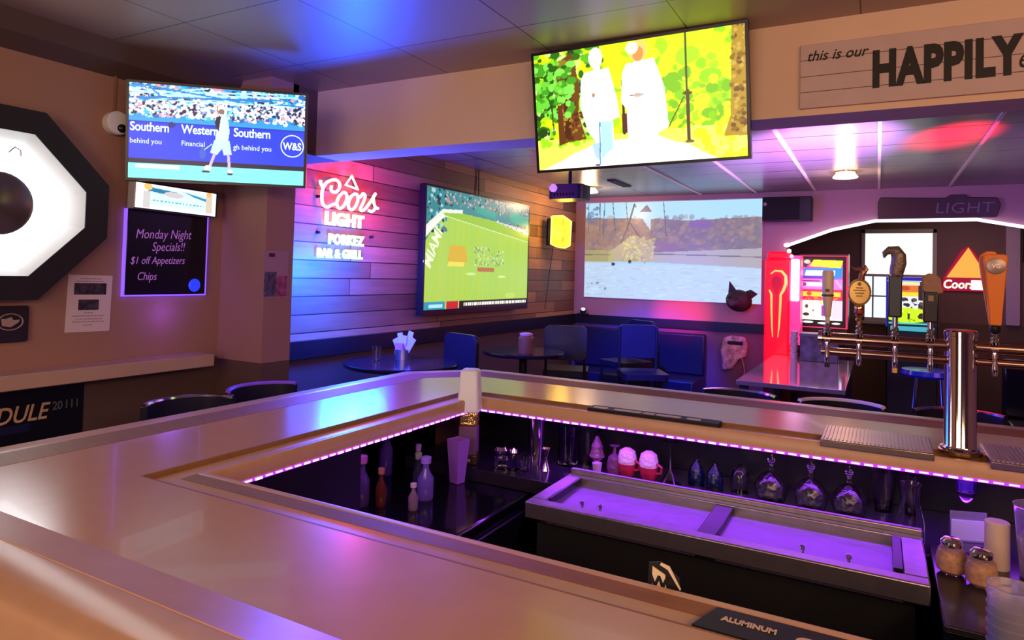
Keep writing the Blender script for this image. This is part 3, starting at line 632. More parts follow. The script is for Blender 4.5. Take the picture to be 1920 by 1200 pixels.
for x, y, rr, h, c1, c2, lab in bd:
    t = thing('liquor_bottle', lab, 'bottle', (x, y, BZ), 'bottles in the well')
    rr *= .7
    k = lab[:20]
    MB().lathe([(rr*.9, 0), (rr, .006), (rr, h*.5), (rr*.4, h*.7), (rr*.36, h*.84)], 18).build('body', mat('bottle_'+k, c1, .1, trans=.3), t)
    MB().lathe([(rr*.42, h*.82), (rr*.62, h*.84), (rr*.66, h*.98), (rr*.4, h), (0, h)], 16).build('cap', mat('cap_'+k, c2, .35), t)

# ------------------------------------------------------------------ left wall
WX = -3.14
oc = thing('lighted_octagon_mirror', 'large black octagonal frame glowing white around a dark round mirror', 'mirror', frameX(WX, 1.39, EYE+.228))
def octa(h, f): return [(h, -f), (h, f), (f, h), (-f, h), (-h, f), (-h, -f), (-f, -h), (f, -h)]
a, b = octa(.39, .118), octa(.292, .078); c = octa(.255, .066)
fm = MB(); n = 8
v = [(x, y, 0) for x, y in a]+[(x, y, .085) for x, y in a]+[(x, y, .085) for x, y in b]+[(x, y, 0) for x, y in b]
f = []
for i in range(8):
    j = (i+1) % 8
    for s_ in range(3): f.append((s_*8+i, s_*8+j, (s_+1)*8+j, (s_+1)*8+i))
fm.add(v, f); fixn(fm.build('frame', mat('frame_black', (.018, .014, .02), .45), oc, False))
rv = MB(); v = [(x, y, .080) for x, y in b]+[(x, y, .02) for x, y in c]
rv.add(v, [(i, (i+1) % 8, (i+1) % 8+8, i+8) for i in range(8)]); rv.build('reveal', mat('white_reveal', (.42, .41, .40), .5), oc, False)
MB().prism(c, .012, .02).build('light_panel', glow('panel_glow', (.95, .97, 1), 8), oc, False)
MB().lathe([(0, 0), (.128, 0), (.128, .01), (.115, .018), (0, .022)], 40, (-.018, .0, .024)).build('mirror', mat('dark_mirror', (.16, .12, .115), .25, .6), oc)
MB().tube([(.01, .21, .03), (.03, .235, .035), (.05, .225, .035), (.055, .20, .03)], .004, 6).build('cord', mat('grey_cord', (.4, .4, .4)), oc)

t = thing('plaque', 'black square plaque with a pale oval emblem, under the octagon', 'plaque', frameX(WX, 1.43, EYE-.262))
MB().prism(rrect(-.08, -.076, .08, .074, .012), 0, .018).build('board', mat('dark_plaque', (.02, .014, .016), .4), t, bevel=.002)
Me = Matrix.Translation((.012, .008, .018)) @ Matrix.Diagonal((1, .72, 1, 1))
ov = [(.046*math.cos(k*PI/14), .046*math.sin(k*PI/14), .0) for k in range(28)]
MB().tube(ov, .003, 6, True, Me).prism([(-.03, -.02), (.0, -.03), (.028, -.005), (.034, .012), (.01, .01), (.002, .028), (-.018, .018), (-.034, .02)], 0, .003, Me).build('emblem', mat('pale_emblem', lin((180, 150, 145)), .5), t)

t = thing('printed_notice', 'white paper notice with two dark photos taped below octagon', 'poster', frameX(WX, 1.762, EYE-.187) @ Matrix.Rotation(R(-1), 4, 'Z'))
MB().box(-.098, -.128, .001, .098, .128, .003).build('sheet', mat('paper', lin((225, 205, 205)), .7), t)
ph = MB().box(-.07, .04, .003, .072, .092, .0036).box(-.048, -.03, .003, .042, .018, .0036)
ph.build('photos', mat('photo_dark', (.05, .035, .05), .4, noise=.8, nscale=40), t)
ln = MB()
for y_, x0_, x1_ in ((.112, -.045, .05), (.100, -.06, .06), (-.042, -.02, .02), (-.056, -.07, .07), (-.070, -.055, .06), (-.082, -.07, .07), (-.098, -.02, .02)):
    x = x0_
    while x < x1_:
        ww = random.uniform(.005, .015); ln.box(x, y_-.0022, .003, min(x+ww, x1_), y_+.0022, .0034); x += ww+.003
ln.build('print', mat('grey_print', (.35, .28, .30), .6), t)

# black board with purple glowing edge and small lightbox over it
t = thing('menu_board', 'black writing board with violet handwriting and blue glowing edge', 'board', frameX(WX, 2.125, EYE+.045))
BW, BH0, BH1 = .215, -.196, .215
MB().box(-BW, BH0, .006, BW, BH1, .022).build('board', mat('board_black', (.008, .006, .016), .25), t, bevel=.003)
em = glow('board_edge_glow', (.16, .06, 1), 2.2)
MB().box(-BW-.007, BH0-.007, .002, -BW, BH1, .020).box(BW, BH0-.007, .002, BW+.007, BH1, .020).box(-BW, BH0-.007, .002, BW, BH0, .020).build('edge_light', em, t)
hw = mat('violet_chalk', (.35, .12, .5), .6, emit=(.55, .2, .8), es=.35)
def script(word, x, y, s, amp=1):
    g = MB(); cx_ = x
    for ch in word:
        wd = s*.62
        if ch == ' ': cx_ += wd*.8; continue
        tall = ch in 'MNSCtdhlbf!&$TA'
        pts = []
        for k in range(7):
            u_ = k/6; hh = (s if tall else s*.55)
            pts.append((cx_+u_*wd*.85+random.uniform(-.1, .1)*wd, y+hh*(.5-.5*math.cos(u_*2*PI*(1.0 if ch in 'oaecd' else 1.5)))*random.uniform(.8, 1)+random.uniform(-.1, .1)*s*amp, .0235))
        g.tube(pts, .0017, 5); cx_ += wd
    return g
def hand(nm, s_, x, y, sz): return text(nm, s_, hw, t, x, y, .0225, sz, .78, .0008, -.0004, shear=.25, rot=R(random.uniform(0, 3)))
hand('handwriting', 'Monday Night', -.175, .075, .066); hand('handwriting', 'Specials!!', -.09, .018, .062)
hand('handwriting', '$1 off Appetizers', -.195, -.048, .052); hand('handwriting', 'Chips', -.16, -.125, .056)
MB().lathe([(0, 0), (.032, 0), (.034, .004), (.028, .010), (0, .012)], 24, (.15, -.150, .022)).build('blue_dot', mat('blue_button', (.02, .04, .6), .4, emit=(.02, .05, 1), es=.9), t)
point('menu_board_glow', (WX+.09, 2.12, EYE-.24), .6, (.25, .08, 1), .06)
cv = Cv(160, 48, (.96, .98, 1))
cv.rect(.14, .10, .86, .86, (.78, .93, .98)); cv.poly([(.14, .12), (.5, .2), (.5, .3), (.3, .34), (.14, .28)], (.15, .45, .6)); cv.poly([(.55, .12), (.86, .3), (.86, .42), (.7, .3)], (.2, .5, .65))
cv.ell(.45, .32, .12, .12, (.75, .72, .72)); cv.rect(.09, .3, .17, .95, (.75, .74, .73)); cv.rect(.86, .1, .95, .9, (.78, .72, .66)); cv.ell(.14, .12, .05, .14, (.95, .7, .4)); cv.ell(.9, .1, .04, .1, (.95, .65, .35))
for k in range(14): cv.rect(.2+k*.045, .60, .2+k*.045+random.uniform(.02, .035), .66, (.4, .65, .7))
lb = thing('lightbox_sign', 'small white lit lightbox sign with blue banner above the black board', 'sign', frameX(WX+.022, 2.125, EYE+.320) @ Matrix.Rotation(R(-1), 4, 'Z'))
MB().box(-.222, -.064, 0, .222, .064, .055).build('case', mat('white_case', (.5, .5, .55), .4), lb, bevel=.004)
painted('lit_face', cv, .434, .118, .0565, 1.5, lb)
MB().box(-.222, -.0655, .054, .222, -.061, .060).box(-.222, .061, .054, .222, .0655, .060).box(.218, -.064, .054, .223, .064, .060).build('frame', rim_m, lb)

# camera
t = thing('security_camera', 'white dome security camera on the left wall beside a tv', 'camera', frameX(WX, 1.835, EYE+.648))
MB().lathe([(0, 0), (.052, 0), (.055, .01), (.055, .045), (.050, .052), (0, .053)], 28, M=Matrix.Rotation(0, 4, 'X')).build('housing', white_m, t)
MB().sphere((.012, -.024, .046), .024, .022, .022, 20, 12).build('lens_dome', mat('dome_black', (.01, .01, .012), .06), t)
MB().box(-.008, .06, 0, .003, .225, .008).build('conduit', mat('conduit_paint', lin((150, 110, 90)), .6), t)

# ledge and schedule poster
MBl = tag(MB().box(-3.139, -1.5, 1.052, -3.0, 2.325, 1.115).build('drink_ledge', mat('ledge_laminate', lin((200, 165, 145)), .35, noise=.04), None, True, .004), 'long beige drink ledge along the left wall', 'shelf')
t = thing('schedule_poster', 'black schedule poster under the drink ledge', 'poster', frameX(WX, 1.42, .84))
MB().box(-.40, -.30, .001, .335, .185, .004).build('sheet', mat('poster_black', (.008, .008, .016), .3), t)
text('heading', 'SCHEDULE', mat('poster_gold', lin((215, 175, 135)), .5), t, .185, .055, .0042, .098, .82, .0005, .0012, shear=.25, align='RIGHT')
text('side_heading', '20 I I I', mat('poster_grey', (.12, .12, .14), .5), t, .205, .085, .0042, .052, .8, .0005, .0008)
MB().box(-.3, .012, .004, .12, .045, .0044).build('blue_bar', mat('poster_blue', (.012, .012, .07), .4), t)
g = MB()
for x in (-.12, -.02, .09): g.prism([(x, -.13), (x+.03, -.105), (x+.075, -.11), (x+.08, -.14), (x+.02, -.15)], .004, .0046)
g.build('team_marks', mat('poster_grey', ()), t)
g = MB().box(.17, -.10, .004, .235, -.085, .0046).box(-.2, -.14, .004, -.12, -.128, .0046); g.build('small_text', mat('poster_red', (.35, .1, .06), .5), t)

# photos on the chase side
t = thing('photo_poster', 'faded poster with small figures hanging on the wall corner', 'poster', frameX(-2.8, 2.527, EYE-.035))
MB().box(-.086, -.125, .001, .078, .12, .003).build('sheet', mat('pinkish_paper', lin((170, 130, 150)), .6), t)
g = MB().box(-.055, .088, .003, -.015, .108, .0036)
g.build('dark_patch', mat('dark_red_patch', (.06, .01, .02), .5), t)
g = MB(); g.box(-.08, -.12, .003, .0, .01, .0036); g.build('left_photo', mat('photo_blue', (.10, .08, .16), .5, noise=.8, nscale=30), t)
g = MB(); g.box(.0, -.12, .003, .074, -.01, .0036); g.build('right_photo', mat('photo_red', (.30, .06, .16), .5, noise=.7, nscale=30), t)

# ------------------------------------------------------------------ televisions
def tv(name, label, M, W, H, cv, es, bez=.012, depth=.035, bottom=None):
    t = thing(name, label, 'tv', M)
    bb = bottom or bez
    MB().box(-W/2-bez, -H/2-bb, -depth, W/2+bez, H/2+bez, -.001).build('casing', black_m, t, bevel=.003)
    f = MB().box(-W/2-bez, -H/2-bb, -.0015, W/2+bez, -H/2, .003).box(-W/2-bez, H/2, -.0015, W/2+bez, H/2+bez, .003).box(-W/2-bez, -H/2, -.0015, -W/2, H/2, .003).box(W/2, -H/2, -.0015, W/2+bez, H/2, .003)
    f.build('bezel', mat('bezel', (.006, .006, .008), .3), t)
    painted('screen', cv, W, H, .001, es, t)
    return t
# tennis tv
cv = Cv(320, 180, (.08, .58, .85))
cr = [(.95, .97, 1), (.9, .85, .9), (.03, .1, .3), (.1, .75, .9), (.0, .4, .7), (.95, .6, .7), (.6, .9, .95)]
cv.speck(0, 0, 1, .34, 900, .008, .026, cr); cv.speck(0, .12, 1, .32, 500, .006, .02, [(1, 1, 1), (.95, .85, .85), (.05, .1, .3)])
for k in range(18): cv.line(random.random(), random.uniform(0, .16), random.random(), random.uniform(0, .18), .008, random.choice([(.05, .5, .8), (.7, .95, 1)]))
cv.rect(0, .36, 1, .40, (.1, .6, .95)); cv.rect(0, .40, 1, .80, (.0, .22, .85)); cv.rect(0, .395, 1, .41, (.0, .15, .7)); cv.ell(.235, .42, .02, .03, (.0, .1, .45))
cv.rect(0, .79, 1, .84, (.0, .03, .2)); cv.rect(0, .84, 1, 1, (.48, .93, .95)); cv.rect(.04, .85, .28, .89, (.93, 1, 1))
# player
cv.ell(.512, .215, .022, .045, (.95, .93, .95)); cv.ell(.512, .245, .017, .03, (.55, .4, .4))
cv.poly([(.485, .27), (.545, .27), (.56, .45), (.55, .60), (.48, .60), (.485, .42)], (.80, .98, 1)); cv.poly([(.49, .27), (.475, .36), (.495, .50), (.51, .30)], (.06, .08, .2))
cv.line(.49, .29, .475, .21, .012, (.95, .8, .75)); cv.line(.545, .29, .575, .22, .013, (.5, .85, .95)); cv.line(.475, .21, .49, .15, .012, (.9, .8, .8))
cv.poly([(.475, .55), (.56, .55), (.575, .70), (.53, .71), (.52, .64), (.49, .71), (.452, .69)], (.75, .97, 1))
cv.line(.478, .70, .445, .87, .014, (.78, .72, .85)); cv.line(.555, .70, .565, .88, .014, (.78, .72, .85)); cv.ell(.44, .855, .02, .03, (.9, .95, 1)); cv.ell(.568, .88, .015, .02, (.9, .95, 1))
cv.ell(.43, .895, .024, .013, (.03, .15, .25)); cv.ell(.568, .91, .018, .012, (.03, .1, .2)); cv.ell(.41, .70, .018, .06, (.15, .35, .75)); cv.line(.42, .66, .46, .60, .005, (.7, .9, 1))
t = tv('wall_tv', 'tv on the left showing a tennis player before a blue banner', Matrix.Translation((-2.765, 2.118, EYE+.62)) @ Matrix.Rotation(R(41.98), 4, 'Z') @ Matrix.Rotation(PI/2, 4, 'X') @ Matrix.Rotation(R(4), 4, 'X') @ Matrix.Rotation(R(.3), 4, 'Z'), .78, .439, cv, 1.35)
tm_ = glow('tv_text', (.75, .95, 1), 1.5)
text('banner_text', 'Southern', tm_, t, -.385, .000, .002, .058, .82, .0002, .001, sp=.95); text('banner_text', 'Western', tm_, t, -.165, .000, .002, .058, .82, .0002, .001, sp=.95); text('banner_text', 'Southern', tm_, t, .065, .000, .002, .058, .82, .0002, .001, sp=.95)
text('banner_text', 'behind you', tm_, t, -.385, -.058, .002, .034, .9, .0002); text('banner_text', 'Financial', tm_, t, -.165, -.058, .002, .034, .9, .0002); text('banner_text', 'gh behind you', tm_, t, .065, -.062, .002, .034, .9, .0002)
text('banner_logo', 'W&S', tm_, t, .334, -.048, .002, .05, .8, .0002, .0012, align='CENTER')
MB().tube([(.334+.052*math.cos(k*PI/16), -.03+.052*math.sin(k*PI/16), .002) for k in range(32)], .0025, 5, True).build('logo_ring', tm_, t)
MB().box(-.06, -.08, -.055, .06, .08, -.033).tube([(0, 0, -.05), (0, .02, -.20), (-.10, .05, -.36)], .022, 10).tube([(-.25, .15, -.04), (-.33, .22, -.12), (-.36, .30, -.20)], .006, 6).build('wall_bracket', black_m, t)
# park tv
cv = Cv(320, 180, (.84, .99, .02))
cv.speck(0, 0, 1, .75, 260, .02, .07, [(.55, .82, .03), (.65, .9, .05), (.85, 1, .05), (.8, .97, .0)])
cv.speck(.6, .3, .92, .78, 90, .015, .05, [(.45, .72, .05), (.5, .78, .03), (.9, 1, .1)])
cv.speck(0, 0, .35, .75, 260, .012, .04, [(.15, .4, .05), (.25, .55, .08), (.35, .7, .1), (.1, .25, .05), (.8, .9, .5)])
cv.rect(0, .74, 1, 1, (.93, .97, .35)); cv.speck(0, .72, .3, .8, 30, .01, .03, [(.6, .85, .1)]); cv.speck(.7, .75, 1, 1, 60, .02, .05, [(.88, 1, .02), (.95, .98, .4)])
cv.poly([(.115, .1), (.20, .02), (.235, .3), (.225, .55), (.26, .76), (.13, .78), (.155, .6), (.12, .3)], (.42, .24, .08)); cv.poly([(.15, .2), (.17, .1), (.19, .4), (.18, .74), (.15, .74)], (.28, .13, .04)); cv.ell(.15, .12, .035, .05, (.55, .45, .12))
cv.speck(.13, .45, .25, .76, 40, .008, .02, [(.6, .38, .15), (.3, .15, .05), (.65, .5, .1)])
cv.speck(0, .1, .2, .55, 120, .012, .035, [(.25, .6, .1), (.4, .8, .2), (.12, .35, .05), (.5, .85, .3)])
cv.poly([(.115, .45), (.14, .45), (.15, .78), (.115, .80)], (.38, .2, .08)); cv.line(.085, .45, .09, .65, .006, (.12, .2, .05))
cv.rect(.445, .3, .455, .75, (.2, .12, .05)); cv.rect(.44, .58, .468, .74, (.3, .15, .12))
cv.poly([(.33, .79), (.62, .79), (.88, 1), (.02, 1)], (1, 1, 1)); cv.poly([(.28, .82), (.36, .8), (.30, .9), (.1, 1), (.03, 1)], (1, 1, .85)); cv.ell(.47, .95, .33, .14, (1, 1, 1))
# woman
cv.ell(.322, .095, .034, .085, (1, .99, .95)); cv.rect(.308, .12, .345, .24, (1, .95, .9)); cv.poly([(.27, .20), (.385, .19), (.42, .45), (.43, .6), (.395, .62), (.40, .86), (.35, .9), (.27, .70), (.235, .48), (.245, .25)], (1, 1, 1))
cv.ell(.325, .12, .015, .025, (.95, .8, .6), .4); cv.poly([(.335, .63), (.39, .63), (.39, .86), (.355, .9), (.335, .95)], (.68, .93, 1)); cv.poly([(.285, .80), (.335, .80), (.325, .95), (.30, .92)], (.68, .8, .95)); cv.line(.33, .63, .325, .97, .006, (.3, .55, .8)); cv.ell(.312, .985, .014, .01, (.2, .3, .5))
cv.ell(.305, .40, .008, .02, (.7, .5, .4))
# man
cv.ell(.528, .085, .045, .085, (.95, .78, .4)); cv.rect(.51, .12, .55, .22, (1, .8, .6)); cv.ell(.528, .11, .026, .06, (.9, .55, .28)); cv.ell(.50, .06, .03, .05, (1, .95, .8))
cv.poly([(.47, .18), (.60, .16), (.645, .4), (.66, .72), (.61, .76), (.60, .98), (.47, .98), (.465, .55), (.44, .48), (.45, .25)], (1, 1, 1)); cv.line(.485, .44, .545, .44, .006, (.55, .45, .4)); cv.ell(.52, .44, .02, .018, (.75, .65, .6))
cv.line(.745, 0, .745, .78, .007, (.22, .28, .12)); cv.line(.747, .45, .75, .84, .014, (.3, .22, .15)); cv.line(.73, .5, .66, .72, .006, (.3, .4, .1)); cv.ell(.748, .47, .022, .014, (.3, .25, .1)); cv.ell(.752, .85, .022, .012, (.4, .35, .3))
cv.poly([(.945, 0), (1, 0), (1, .84), (.90, .83), (.93, .68)], (.66, .52, .12)); cv.speck(.94, 0, 1, .8, 80, .008, .02, [(.5, .38, .08), (.75, .62, .25), (.4, .25, .1)])
Mt = Matrix.Translation((-.905, 2.686, EYE+.728)) @ Matrix.Rotation(R(1.1), 4, 'Z') @ Matrix.Rotation(PI/2, 4, 'X') @ Matrix.Rotation(R(8.7), 4, 'X') @ Matrix.Rotation(R(.96), 4, 'Z')
t = tv('ceiling_tv', 'tv hung from the ceiling showing two people walking in a park', Mt, .9, .506, cv, 1.45)
MB().box(-.15, -.10, -.05, .15, .12, -.03).box(-.03, .0, -.08, .03, .24, -.045).build('ceiling_bracket', black_m, t)
# football tv on the plank wall
cv = Cv(320, 180, (.70, .85, .32))
for k in range(40): cv.rect(k/40, .2, (k+1)/40, .92, (.70+random.uniform(-.02, .02), .85, .32+random.uniform(-.02, .03)))
cv.poly([(0, 0), (1, 0), (1, .28), (.2, .17), (.12, .2), (0, .45)], (.2, .55, .58)); cv.speck(0, 0, .16, .36, 120, .008, .02, [(.05, .2, .25), (.1, .6, .65), (.7, .85, .85), (.3, .5, .5)]); cv.speck(.15, 0, 1, .13, 260, .006, .016, [(.35, .5, .52), (.7, .75, .8), (.1, .2, .25), (.15, .6, .6), (.8, .6, .55)])
cv.poly([(.42, .09), (.62, .12), (.62, .19), (.42, .15)], (.05, .65, .6)); cv.poly([(.78, .08), (1, .12), (1, .22), (.78, .18)], (.05, .68, .6)); cv.poly([(.62, .2), (1, .24), (1, .33), (.62, .27)], (.85, .85, .85)); cv.speck(.62, .2, 1, .3, 60, .005, .012, [(.1, .15, .2), (.9, .9, .95)])
cv.poly([(.0, .32), (.13, .17), (.3, .15), (.3, .19), (.15, .21), (0, .42)], (.95, .97, .92)); cv.line(.0, .37, .15, .22, .008, (1, 1, 1)); cv.line(.15, .22, 1, .36, .005, (.95, 1, .85))
cv.poly([(.13, .20), (.3, .18), (.6, .2), (1, .30), (1, .36), (.15, .22)], (.62, .80, .25))
cv.poly([(.20, .46), (.33, .46), (.36, .60), (.18, .60)], (.88, .72, .22)); cv.poly([(.19, .60), (.33, .60), (.32, .64), (.18, .64)], (.95, .9, .35))
cv.speck(.42, .46, .56, .62, 60, .006, .012, [(.85, .92, .7), (.5, .65, .4)]); cv.speck(.58, .48, .72, .62, 50, .006, .012, [(.85, .92, .7), (.5, .65, .4)]); cv.rect(.45, .64, .62, .675, (.75, .45, .25))
for x0_, x1_ in ((.44, .38), (.55, .50)): cv.line(x0_, .68, x1_, .95, .004, (.72, .88, .4))
cv.ell(.39, .70, .05, .01, (.85, .95, .6)); cv.ell(.70, .72, .04, .008, (.9, 1, .7)); cv.ell(.8, .9, .06, .03, (.75, .9, .4))
cv.rect(.0, .935, .17, 1, (.1, .6, .75)); cv.rect(.04, .955, .15, .985, (.7, .95, 1)); cv.rect(.18, .935, .28, 1, (.8, .15, .2)); cv.rect(.29, .935, 1, 1, (.06, .06, .05))
x = .33
while x < .98: ww = random.uniform(.008, .03); cv.rect(x, .95, x+ww, .98, (1, 1, .95)); x += ww+.005
t = tv('wall_tv', 'large tv on the plank wall showing a green football field', frameX(-3.32, 5.50, EYE+.196), 1.87, 1.045, cv, 1.0, .018, .06, .045)
text('field_letters', 'MIAMI', glow('field_white', (.9, 1, .7), 1.0), t, -.86, -.18, .002, .17, .8, .0003, .004, rot=R(62))
MB().box(-.2, -.2, -.115, .2, .2, -.06).build('wall_bracket', black_m, t)
MB().tube([(.06, .52, -.10), (.06, .60, -.105), (.06, .80, -.108)], .006, 6).build('cable', black_m, t)
# pull-down screen with river scene
cv = Cv(288, 162, (.62, .78, .88))
cv.rect(0, 0, 1, .22, (.66, .82, .90)); cv.poly([(0, .16), (.3, .17), (.6, .2), (1, .17), (1, .62), (0, .62)], (.55, .46, .45))
cv.poly([(0, .17), (.28, .18), (.42, .3), (.42, .6), (0, .6)], (.60, .48, .44)); cv.poly([(.42, .17), (.72, .22), (1, .17), (1, .5), (.42, .5)], (.50, .46, .52)); cv.speck(.0, .16, 1, .55, 500, .008, .03, [(.60, .50, .46), (.50, .44, .48), (.65, .56, .50), (.46, .42, .50)], .45)
for x0_, y1_ in ((.09, .3), (.12, .35), (.17, .3), (.25, .3), (.47, .35), (.02, .3)): cv.line(x0_, .0, x0_+random.uniform(-.01, .02), y1_, .004, (.36, .36, .42))
cv.line(.30, .03, .27, .22, .009, (.34, .30, .36)); cv.line(.27, .22, .21, .5, .006, (.38, .34, .38)); cv.line(.27, .2, .36, .42, .006, (.38, .32, .38)); cv.line(.31, .05, .3, .02, .006, (.3, .3, .35)); cv.speck(0, .02, .08, .2, 30, .01, .02, [(.40, .48, .60)], .6)
cv.poly([(.33, .105), (.375, .03), (.405, .105)], (.42, .40, .46)); cv.poly([(.34, .12), (.40, .12), (.40, .3), (.36, .2)], (.68, .80, .86))
cv.ell(.68, .24, .07, .05, (.50, .40, .66), .7); cv.ell(.47, .47, .08, .06, (.55, .42, .58), .5)
cv.poly([(.15, .52), (.3, .34), (.42, .42), (.42, .62), (.15, .62)], (.70, .64, .54)); cv.speck(.22, .36, .42, .62, 120, .006, .018, [(.80, .76, .62), (.62, .56, .50), (.78, .78, .45)], .6); cv.rect(0, .50, .18, .63, (.68, .68, .42), .6)
cv.poly([(.42, .52), (1, .47), (1, .66), (.42, .62)], (.66, .64, .66)); cv.line(.42, .535, 1, .555, .005, (.44, .42, .48)); cv.line(.0, .55, .16, .545, .004, (.42, .40, .36))
cv.poly([(0, .63), (.2, .64), (.5, .64), (1, .66), (1, 1), (0, 1)], (.70, .78, .87)); cv.speck(0, .66, 1, 1, 220, .003, .008, [(.66, .73, .82), (.74, .83, .92)], .7, 5); cv.speck(.02, .84, .14, .92, 8, .004, .008, [(.45, .50, .58)], .8, 2)
cv.ell(.18, .645, .012, .018, (.25, .22, .25)); cv.ell(.28, .615, .010, .02, (.28, .24, .26)); cv.a = np.clip((cv.a-.5)*1.15+.53, 0, 1)
t = thing('projection_screen', 'wide white wall screen showing a projected river bank scene', 'screen', frameY(-2.225, 7.985, EYE+.325))
MB().box(-1.075, -.60, -.012, 1.075, .605, 0).build('panel', white_m, t)
painted('picture', cv, 2.14, 1.19, .002, 1.0, t)

# ------------------------------------------------------------------ neon sign on the plank wall
NX = -3.405
ns = thing('neon_sign', 'glowing red white and blue neon beer sign on the plank wall', 'neon sign', frameX(-3.44, 3.75, EYE+.3))
def smooth_path(p, n=6):
    out = []; N = len(p)
    for i in range(N-1):
        p0, p1, p2, p3 = (p[max(i-1, 0)], p[i], p[i+1], p[min(i+2, N-1)])
        for k in range(n):
            t_ = k/n; out.append(tuple(.5*((2*p1[j])+(-p0[j]+p2[j])*t_+(2*p0[j]-5*p1[j]+4*p2[j]-p3[j])*t_*t_+(-p0[j]+3*p1[j]-3*p2[j]+p3[j])*t_**3) for j in range(2)))
    out.append(p[-1]); return out
strokes = [[(3.434, 2.183), (3.437, 2.162), (3.462, 2.14), (3.494, 2.173), (3.546, 2.198), (3.594, 2.202), (3.623, 2.18), (3.62, 2.148), (3.594, 2.12), (3.56, 2.115), (3.538, 2.13), (3.543, 2.158)],
 [(3.462, 2.14), (3.453, 2.096), (3.453, 2.052), (3.468, 2.016), (3.507, 2.002), (3.554, 2.022), (3.598, 2.039)],
 [(3.662, 2.124), (3.622, 2.09), (3.602, 2.043), (3.617, 2.008), (3.652, 2.011), (3.687, 2.046), (3.703, 2.093), (3.688, 2.122), (3.662, 2.124)],
 [(3.784, 2.128), (3.747, 2.104), (3.721, 2.056), (3.728, 2.017), (3.761, 2.007), (3.798, 2.037), (3.82, 2.086), (3.813, 2.122), (3.784, 2.128)],
 [(3.818, 2.116), (3.848, 2.112), (3.874, 2.14), (3.899, 2.125), (3.88, 2.072), (3.85, 2.023), (3.873, 2.01), (3.913, 2.036)],
 [(3.913, 2.036), (3.969, 2.096), (4.018, 2.157), (3.994, 2.126), (4.003, 2.079), (4.018, 2.046), (3.983, 2.015), (3.944, 2.02)], [(4.018, 2.046), (4.053, 2.045)]]
g = MB()
for s_ in strokes: g.tube([(a_-3.75, b_-EYE-.3, .035) for a_, b_ in smooth_path(s_)], .0115, 8)
g.build('red_script', glow('neon_red', (1, .50, .58), 2.6), ns)
g = MB(); g.tube([(-.004, .385, .035), (-.066, .312, .035), (.066, .294, .035)], .010, 8, True); g.build('mountain_outline', glow('neon_ice', (.55, .85, 1), 3), ns)
text('light_letters', 'LIGHT', glow('neon_white', (.9, .95, 1), 3), ns, -.262, .012, .035, .125, 1.12, .006, .0055, sp=1.03)
text('blue_letters', 'PORKEZ', glow('neon_cyan', (.30, .75, 1), 3.2), ns, -.22, -.123, .035, .098, .96, .006, .0045, sp=1.06)
text('blue_letters', 'BAR & GRILL', glow('neon_cyan', ()), ns, -.325, -.222, .035, .088, .90, .006, .004, sp=1.05)
bkt = MB()
for a_, b_ in ((-.31, .2), (.28, .2), (-.3, -.05), (.26, -.05)): bkt.lathe([(.012, 0), (.008, .03), (0, .031)], 10, (a_, b_, 0))
bkt.build('standoff', black_m, ns)
point('neon_red_light', (-3.22, 3.66, 2.14), 16, (1, .03, .07), .09)
point('neon_red_light_low', (-3.24, 4.0, 2.04), 3.5, (1, .03, .1), .09)
point('neon_blue_light', (-3.14, 3.42, 1.58), 150, (0, .07, 1), .12)
point('neon_blue_fill', (-3.0, 3.50, 1.50), 60, (0, .07, 1), .15)
point('neon_violet_fill', (-2.7, 3.9, 1.9), 22, (.28, .05, 1), .2)

# header sign
t = thing('lettered_sign', 'white plank sign with big black lettering on the header', 'sign', frameY(-.27, 2.78, EYE+.66))
MB().box(0, 0, 0, 1.55, .245, .016).build('board', mat('sign_board', lin((200, 172, 168)), .6, noise=.05, nscale=9), t, bevel=.002)
g = MB()
for z_ in (.060, .120, .183): g.box(.0, z_, .0158, 1.55, z_+.0025, .0166)
g.build('plank_gap', mat('gap_line', (.10, .07, .06), .7), t)
ink = mat('sign_ink', (.012, .009, .008), .6)
text('lettering', 'HAPPILY', ink, t, .243, .062, .0175, .176, .62, .001, .0095, sp=1.08)
text('script_lettering', 'this is our', ink, t, .022, .180, .0175, .056, .90, .0006, .0004, shear=.3, rot=R(-1))
text('script_lettering', 'e', ink, t, .672, .075, .0175, .10, .7, .0006, .0002, shear=.3)

# ------------------------------------------------------------------ rear bar area
# lamps at the rear ceiling
for (x, y), lab, e in zip(((-2.88, 7.05), (-.267, 6.70)), ('round warm ceiling lamp by the projector near the plank wall', 'round warm ceiling lamp over the glossy table before the arch'), (14, 10)):
    t = thing('ceiling_lamp', lab, 'lamp', (x, y, HC), 'ceiling lamps')
    MB().lathe([(.075, -.012), (.085, -.030), (.105, -.055), (.10, -.062), (.05, -.070), (0, -.072)][::-1], 28).build('bowl', glow('lamp_bowl', (1, .62, .28), 5), t)
    MB().lathe([(.09, -.014), (.09, .0)], 28).build('base', mat('brass', ()), t)
    point('lamp_light', (x, y, HC-.16), e, (1, .6, .3), .06)
t = thing('ceiling_vent', 'narrow black vent strip in the rear ceiling', 'vent', (-2.43, 6.80, HC-.006))
MB().box(-.045, -.26, -.012, .045, .26, 0).build('frame', black_m, t)
g = MB()
for k in range(12): g.box(-.035, -.24+k*.041, -.016, .035, -.225+k*.041, -.011)
g.build('louvres', mat('dark_grey', (.03, .03, .03)), t)
